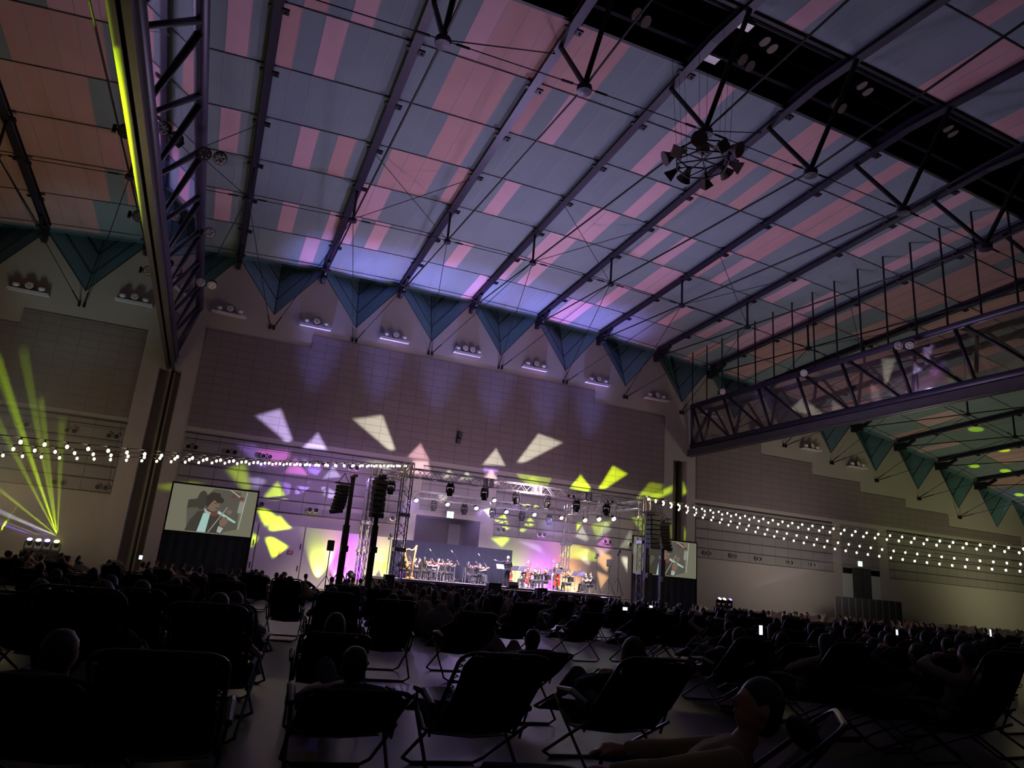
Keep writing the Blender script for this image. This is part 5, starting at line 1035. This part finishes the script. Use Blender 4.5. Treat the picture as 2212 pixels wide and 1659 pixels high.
def recliner(px, py, w, label='', occ=True, turn=0., top=None):
    q_ = ray(px, py); az = math.atan2(q_.x, q_.y); rz = facing(q_.x*12, q_.y*12, .1, .25)+turn; dist = FPX*.66*max(.5, math.cos(az+rz))/w; T = onD(px, py, dist); zt = max(.62 if w > 110 else .9, min(1.14, T.z)); s = (zt-.38)/.86; a = math.asin(max(.35, min(.95, s))); ai = min(range(len(ANG)), key=lambda i: abs(ANG[i]-a)); a = ANG[ai]
    back = Vector((0, -.12-.86*math.cos(a), 0)); loc = Vector((T.x, T.y, 0))-xd(rz, back); loc.z = 0
    root = empty('reclining_lounger', loc, rz); tag(root, label, 'lounge chair', 'black reclining loungers of the audience')
    for k, me in RM[ai]: o = bpy.data.objects.new(k, me); C.objects.link(o); o.parent = root
    if occ:
        v = random.choice((0, 0, 0, 1, 1, 1, 1, 2)); key = (ai, v)
        if key not in RP: RP[key] = rec_person(a, v)
        person(RP[key], loc+Vector((0, 0, .0)), rz, label.replace('black reclining lounger, ', 'person lying in the ').replace(' counted from the front edge', ''), 'person', 'people lying in the loungers', top or cloth, legm)
    return root, loc, rz, a
ROW = {
 'nearest row': [(350, 1407, 320), (782, 1472, 262), (1098, 1431, 224), (1432, 1424, 182), (30, 1440, 330)],
 'second row': [(1640, 1402, 96), (1850, 1398, 92), (1745, 1400, 92), (165, 1283, 210), (452, 1305, 186), (730, 1359, 172), (1184, 1414, 136), (1960, 1397, 90), (2070, 1410, 84), (2180, 1400, 88)],
 'third row': [(1610, 1372, 70), (1980, 1385, 66), (2100, 1388, 66), (2195, 1392, 66), (1560, 1345, 62), (288, 1274, 148), (488, 1303, 140), (858, 1297, 108), (1034, 1327, 100), (40, 1273, 150), (1285, 1320, 66), (1405, 1316, 68), (1716, 1367, 72), (1846, 1378, 66), (1500, 1330, 60)],
 'fourth row': [(1880, 1368, 54), (1960, 1372, 54), (2050, 1376, 54), (2130, 1380, 54), (2200, 1384, 54), (1450, 1325, 56), (1520, 1330, 54), (95, 1254, 100), (210, 1258, 104), (370, 1262, 96), (490, 1255, 86), (745, 1267, 90), (726, 1281, 96), (868, 1288, 68), (1138, 1299, 72), (1602, 1334, 62), (1655, 1350, 60), (1790, 1362, 58)],
 'fifth row': [(1380, 1306, 46), (1340, 1303, 46), (1630, 1336, 44), (1700, 1345, 44), (1765, 1350, 44), (60, 1225, 74), (180, 1236, 80), (300, 1240, 78), (410, 1247, 76), (625, 1228, 76), (820, 1268, 66), (1070, 1285, 50), (1225, 1296, 47), (1288, 1295, 46), (1834, 1356, 48), (1902, 1346, 36), (2010, 1362, 44), (2080, 1366, 44), (2150, 1372, 46)],
 'sixth row': [(1350, 1300, 34), (1390, 1303, 34), (1570, 1318, 36), (1640, 1324, 36), (1850, 1345, 36), (2000, 1352, 36), (2060, 1356, 36), (2120, 1360, 36), (2190, 1365, 36), (1425, 1311, 40), (1477, 1315, 42), (1537, 1319, 36), (1603, 1317, 33), (1668, 1334, 32), (1721, 1338, 46), (1770, 1346, 40), (1950, 1360, 36), (560, 1240, 50), (20, 1212, 50), (120, 1218, 48), (240, 1222, 46), (350, 1230, 46), (470, 1238, 44), (540, 1234, 40)],
}
for rn, L_ in ROW.items():
    L_ = sorted(L_)
    for i, (px, py, w_) in enumerate(L_): recliner(px, py, w_, occ=(px not in (350, 1098)), label='black reclining lounger, %s from the left in the %s of loungers' % ((ORD+['twenty-first', 'twenty-second', 'twenty-third', 'twenty-fourth', 'twenty-fifth', 'twenty-sixth', 'twenty-seventh', 'twenty-eighth'])[i], rn))
# turned lounger with a pale-shirted sleeper, lower right
root, loc, rz, a = recliner(1815, 1550, 175, 'black lounger tilted low with a person in pale shirt, at the bottom right', False, .85)
bpy.data.objects.remove(root) if False else None
fg = figure((0, -.03, .45), -(math.pi/2-a), .25, .5, ((-.1, .2, .6), (.25, .3, .62)), ((-.9, -.1, -.2), (.8, -.2, -.3)), ((-.12, .82, .46), (.13, .84, .46)), (0, 0, 1), 'short', True, voxel=.011)
pale = mat('pale_yellow_shirt', (.34, .3, .17), .85, bump=.3, scale=14); person(fg, loc, rz, 'person in pale yellow shirt with dark hair lying in the bottom right lounger, ear showing', 'person', None, pale, legm)
# people on bean bags between the loungers and the stage
def beanbag_mesh(sd):
    random.seed(sd); m = MB(); m.ball((0, 0, .2), (.45, .55, .24), 0, 16); m.ball((0, -.3, .36), (.34, .26, .32), 0, 14); m.ball((.05, -.38, .6), (.15, .1, .16), 0, 10); return solid(m, .045, 4)
BB = [beanbag_mesh(i) for i in range(3)]
for b in BB: b.materials.append(bagm)
CP = [figure((0, -.05, .36), -.75, .5, 0, ((-.2, .25, .42), (.2, .22, .45)), ((-.8, -.2, -.3), (.8, -.2, -.3)), ((-.14, .75, .08), (.15, .7, .08)), (0, 0, 1), 'long', False, voxel=.035, fing=False, hair_len=.15),
      figure((0, -.02, .34), -.45, .3, .3, ((-.1, .35, .55), (.15, .32, .5)), ((-.8, -.2, -.3), (.8, -.2, -.3)), ((-.16, .6, .08), (.15, .65, .08)), (0, 0, 1), 'short', True, voxel=.035, fing=False),
      figure((0, 0, .3), -.15, .2, -.2, ((-.15, .4, .5), (.2, .35, .45)), ((-.8, -.2, -.3), (.8, -.2, -.3)), ((-.2, .55, .08), (.2, .5, .08)), (0, 0, 1), 'short', False, voxel=.035, fing=False)]
def bagger(x, y, zone, k):
    rz = facing(x, y, .35); o = bpy.data.objects.new('beanbag', BB[k % 3]); C.objects.link(o); o.location = (x, y, 0); o.rotation_euler.z = rz; s = random.uniform(.85, 1.1); o.scale = (s, s, s)
    tag(o, 'plump beanbag under a lounging person '+zone, 'beanbag', 'beanbags '+zone)
    pi_ = random.randrange(3); sub_ = zone
    if 'middle crowd' in zone: px_ = 1106+FPX*(Vector((x, y, .8))-CAM).dot(rgt)/(Vector((x, y, .8))-CAM).dot(fwd); sub_ = 'in the crowd before the '+('harp' if px_ < 960 else ('violins' if px_ < 1070 else ('conductor' if px_ < 1170 else ('double bass' if px_ < 1290 else 'right stage end'))))
    elif 'left of the stage' in zone: px_ = 1106+FPX*(Vector((x, y, .8))-CAM).dot(rgt)/(Vector((x, y, .8))-CAM).dot(fwd); sub_ = 'in the crowd '+('below the beam fan' if px_ < 260 else ('below the left screen' if px_ < 560 else 'before the white door and masts'))
    elif 'right of the stage' in zone: px_ = 1106+FPX*(Vector((x, y, .8))-CAM).dot(rgt)/(Vector((x, y, .8))-CAM).dot(fwd); sub_ = 'in the crowd '+('below the right screen' if px_ < 1540 else ('between right screen and dark partitions' if px_ < 1790 else ('before the dark partitions' if px_ < 1960 else 'right of the dark partitions')))
    o['label'] = 'plump beanbag under a person '+sub_; o['group'] = 'beanbags '+sub_
    r = person(CP[pi_], (x, y, 0), rz, ('long-haired person leaning back', 'short-haired person half sitting', 'short-haired person sitting upright')[pi_]+' on a beanbag '+sub_, 'person', 'people on beanbags '+sub_, cloth, legm); return r
random.seed(11); placed = []
def scatter(n, pxr, Yr, zone, mind=.95):
    c = 0; tr = 0
    while c < n and tr < n*40:
        tr += 1; Y = random.uniform(*Yr); px = random.uniform(*pxr); x = onY(px, 1250, Y).x
        if any((x-a)**2+(Y-b)**2 < mind**2 for a, b in placed): continue
        if (x > sx0-1.2 and x < sx1+2.5 and Y > 36.2) or (-3.2 < x < 4 and Y > 44): continue
        placed.append((x, Y)); bagger(x, Y, zone, c); c += 1
scatter(62, (820, 1420), (22, 35.5), 'in the middle crowd right before the stage')
scatter(14, (905, 1060), (15.5, 22), 'on the open floor left of the aisle')
scatter(44, (0, 820), (26, 41), 'in the dark crowd left of the stage')
scatter(60, (1420, 2230), (24, 43), 'in the crowd right of the stage')
# pale folding chairs with pointed canvas tips along the far right crowd
tipm = crowdmat('pale_canvas', [(.5, .38, .34), (.4, .34, .3), (.55, .45, .38)])
def camp_mesh():
    m = MB(); m.add([(-.3, -.1, .35), (.3, -.1, .35), (.38, -.42, .98), (0, -.38, .82), (-.38, -.42, .98), (-.3, .35, .42), (.3, .35, .42)], [(0, 1, 2, 3, 4), (0, 5, 6, 1)]); return m
cm = camp_mesh(); ms = cm.mesh('canvas', [tipm]); sm_ = bpy.data.objects.new('t', ms)
lg = MB()
for s in (-1, 1): lg.tube([(s*.28, .32, 0), (s*.36, -.42, .96)], .012, 5); lg.tube([(s*.28, -.35, 0), (s*.3, .36, .42)], .012, 5)
lgm = lg.mesh('frame', [tubem])
# give the canvas thickness
tmp = bpy.data.objects.new('tmp', ms); C.objects.link(tmp); sd = tmp.modifiers.new('s', 'SOLIDIFY'); sd.thickness = .012; dg = bpy.context.evaluated_depsgraph_get(); dg.update(); ms2 = bpy.data.meshes.new_from_object(tmp.evaluated_get(dg)); bpy.data.objects.remove(tmp); bpy.data.objects.remove(sm_)
random.seed(5); cc = []
tr = 0
while len(cc) < 46 and tr < 4000:
    tr += 1; px = random.uniform(1400, 2212); Y = random.uniform(40, 48.5); x = onY(px, 1300, Y).x
    if x < sx1+3 or abs(x-(fx0+fx1)/2) < 6 and abs(Y-46) < 1 or any((x-a)**2+(Y-b)**2 < 1 for a, b in cc+placed) or (29 < x < 36.5 and Y > 43.6): continue
    if abs(x-onY(1556, 1288, 47).x) < 1.5 and Y > 45.5: continue
    cc.append((x, Y)); root = empty('camping_chair', (x, Y, 0), facing(x, Y, .6)); tag(root, 'pale canvas camping chair with pointed corners in the far right crowd by the wall', 'camping chair', 'pale canvas camping chairs in the far right crowd')
    for k, me in (('canvas', ms2), ('frame', lgm)): o = bpy.data.objects.new(k, me); C.objects.link(o); o.parent = root
# phones held up in the crowd
for i, (x, y, d, w_, h_) in enumerate([(1643, 1361, 12, .075, .15), (1937, 1366, 15, .06, .11), (2139, 1367, 14, .05, .13), (1350, 1315, 17, .13, .07), (1406, 1311, 18, .1, .06), (304, 1204, 18, .08, .1)]):
    root = empty('phone', onD(x, y, d), facing(10, 10, 0)+.3); tag(root, ('bright upright phone screen held up, right of the stage in the crowd', 'small bright phone screen before the dark partition row', 'bright phone screen near the far right edge of the crowd', 'wide phone screen held up before the right stage tower, left one', 'wide phone screen held up before the right stage tower, right one', 'small bright phone screen in the crowd under the left screen')[i], 'phone')
    m = MB(); m.box((0, 0, 0), (w_+.01, .01, h_+.01), 0, None, .003); m.build('case', M['black'], root); m = MB(); m.box((0, -.007, 0), (w_, .003, h_)); m.build('screen', phone, root)
# floor moving heads with beams at the sides
def floor_head(px, py, Y, cc_, label, s=1.):
    p = onY(px, py, Y); root = empty('floor_moving_head', (p.x, Y, 0)); tag(root, label, 'stage light'); h = p.z-.32; m = MB(); m.box((0, 0, (h-.45)/2), (.6, .5, max(h-.45, .1)), 0, None, .03); m.build('flight_case', M['black'], root); m = MB(); m.box((0, 0, h-.38), (.4, .3, .14), 0, None, .03); m.build('base', M['black'], root); m = MB()
    for q in (-1, 1): m.box((q*.2, 0, h-.15), (.05, .14, .4))
    m.build('yoke', M['black'], root); m = MB(); m.lathe([(.1, -.15), (.15, 0), (.14, .18)], 12, 0, Matrix.Translation((0, 0, h)) @ Matrix.Rotation(.6, 4, 'X')); o = m.build('head', M['black'], root, True); m = MB(); m.lathe([(.13, .181), (.12, .2)], 12, 0, Matrix.Translation((0, 0, h)) @ Matrix.Rotation(.6, 4, 'X')); m.build('lens', lens('beam_lens_'+str(px), cc_, 60*s), o)
    return Vector((p.x, Y, p.z+.1))
floor_head(125, 1163, 46, (.7, 1, .1), 'floor moving head throwing the fan of yellow-green beams, far left'); floor_head(105, 1161, 46.2, (.25, .1, 1), 'floor moving head glowing violet just left of the yellow-green one', .6); floor_head(86, 1160, 46.4, (.8, 1, .3), 'floor moving head glowing pale yellow, second from the left', .3); floor_head(67, 1158, 46.6, (.25, .1, 1), 'floor moving head glowing violet, leftmost of all', .4)
floor_head(1553, 1288, 46.5, (.4, .2, 1), 'floor moving head glowing violet at the wall right of the right screen', .7); floor_head(1563, 1289, 46.6, (1, .9, .4), 'floor moving head glowing yellow at the wall right of the right screen', .5); floor_head(1576, 1290, 46.7, (.2, .1, .8), 'dim violet floor moving head, right one of the three right of the right screen', .1)

# ================================================================ HAZE where the beams run
def haze(name, lo, hi, dens, aniso=.35):
    m = MB(); c = [(a+b)/2 for a, b in zip(lo, hi)]; s = [b-a for a, b in zip(lo, hi)]; m.box(c, s); hm = bpy.data.materials.new(name); hm.use_nodes = True; N = hm.node_tree.nodes; L = hm.node_tree.links; N.remove(N['Principled BSDF']); v = N.new('ShaderNodeVolumeScatter'); v.inputs['Density'].default_value = dens; v.inputs['Anisotropy'].default_value = aniso; L.new(v.outputs[0], N['Material Output'].inputs['Volume'])
    o = m.build('haze', hm); tag(o, kind='stuff'); o['label'] = name.replace('_', ' '); o['category'] = 'haze'; return o
haze('thin_haze_lit_by_the_yellow_green_beam_fan', (-24, 39.5, .9), (-4.8, 47.2, 12.6), .035)
haze('thin_haze_lit_by_the_short_violet_beam', (38, 46.8, .9), (52.5, 49.4, 7), .05)
haze('thin_violet_haze_hanging_over_the_orchestra', (9.2, 38.9, 1.3), (28.3, 46.6, 6.2), .004)
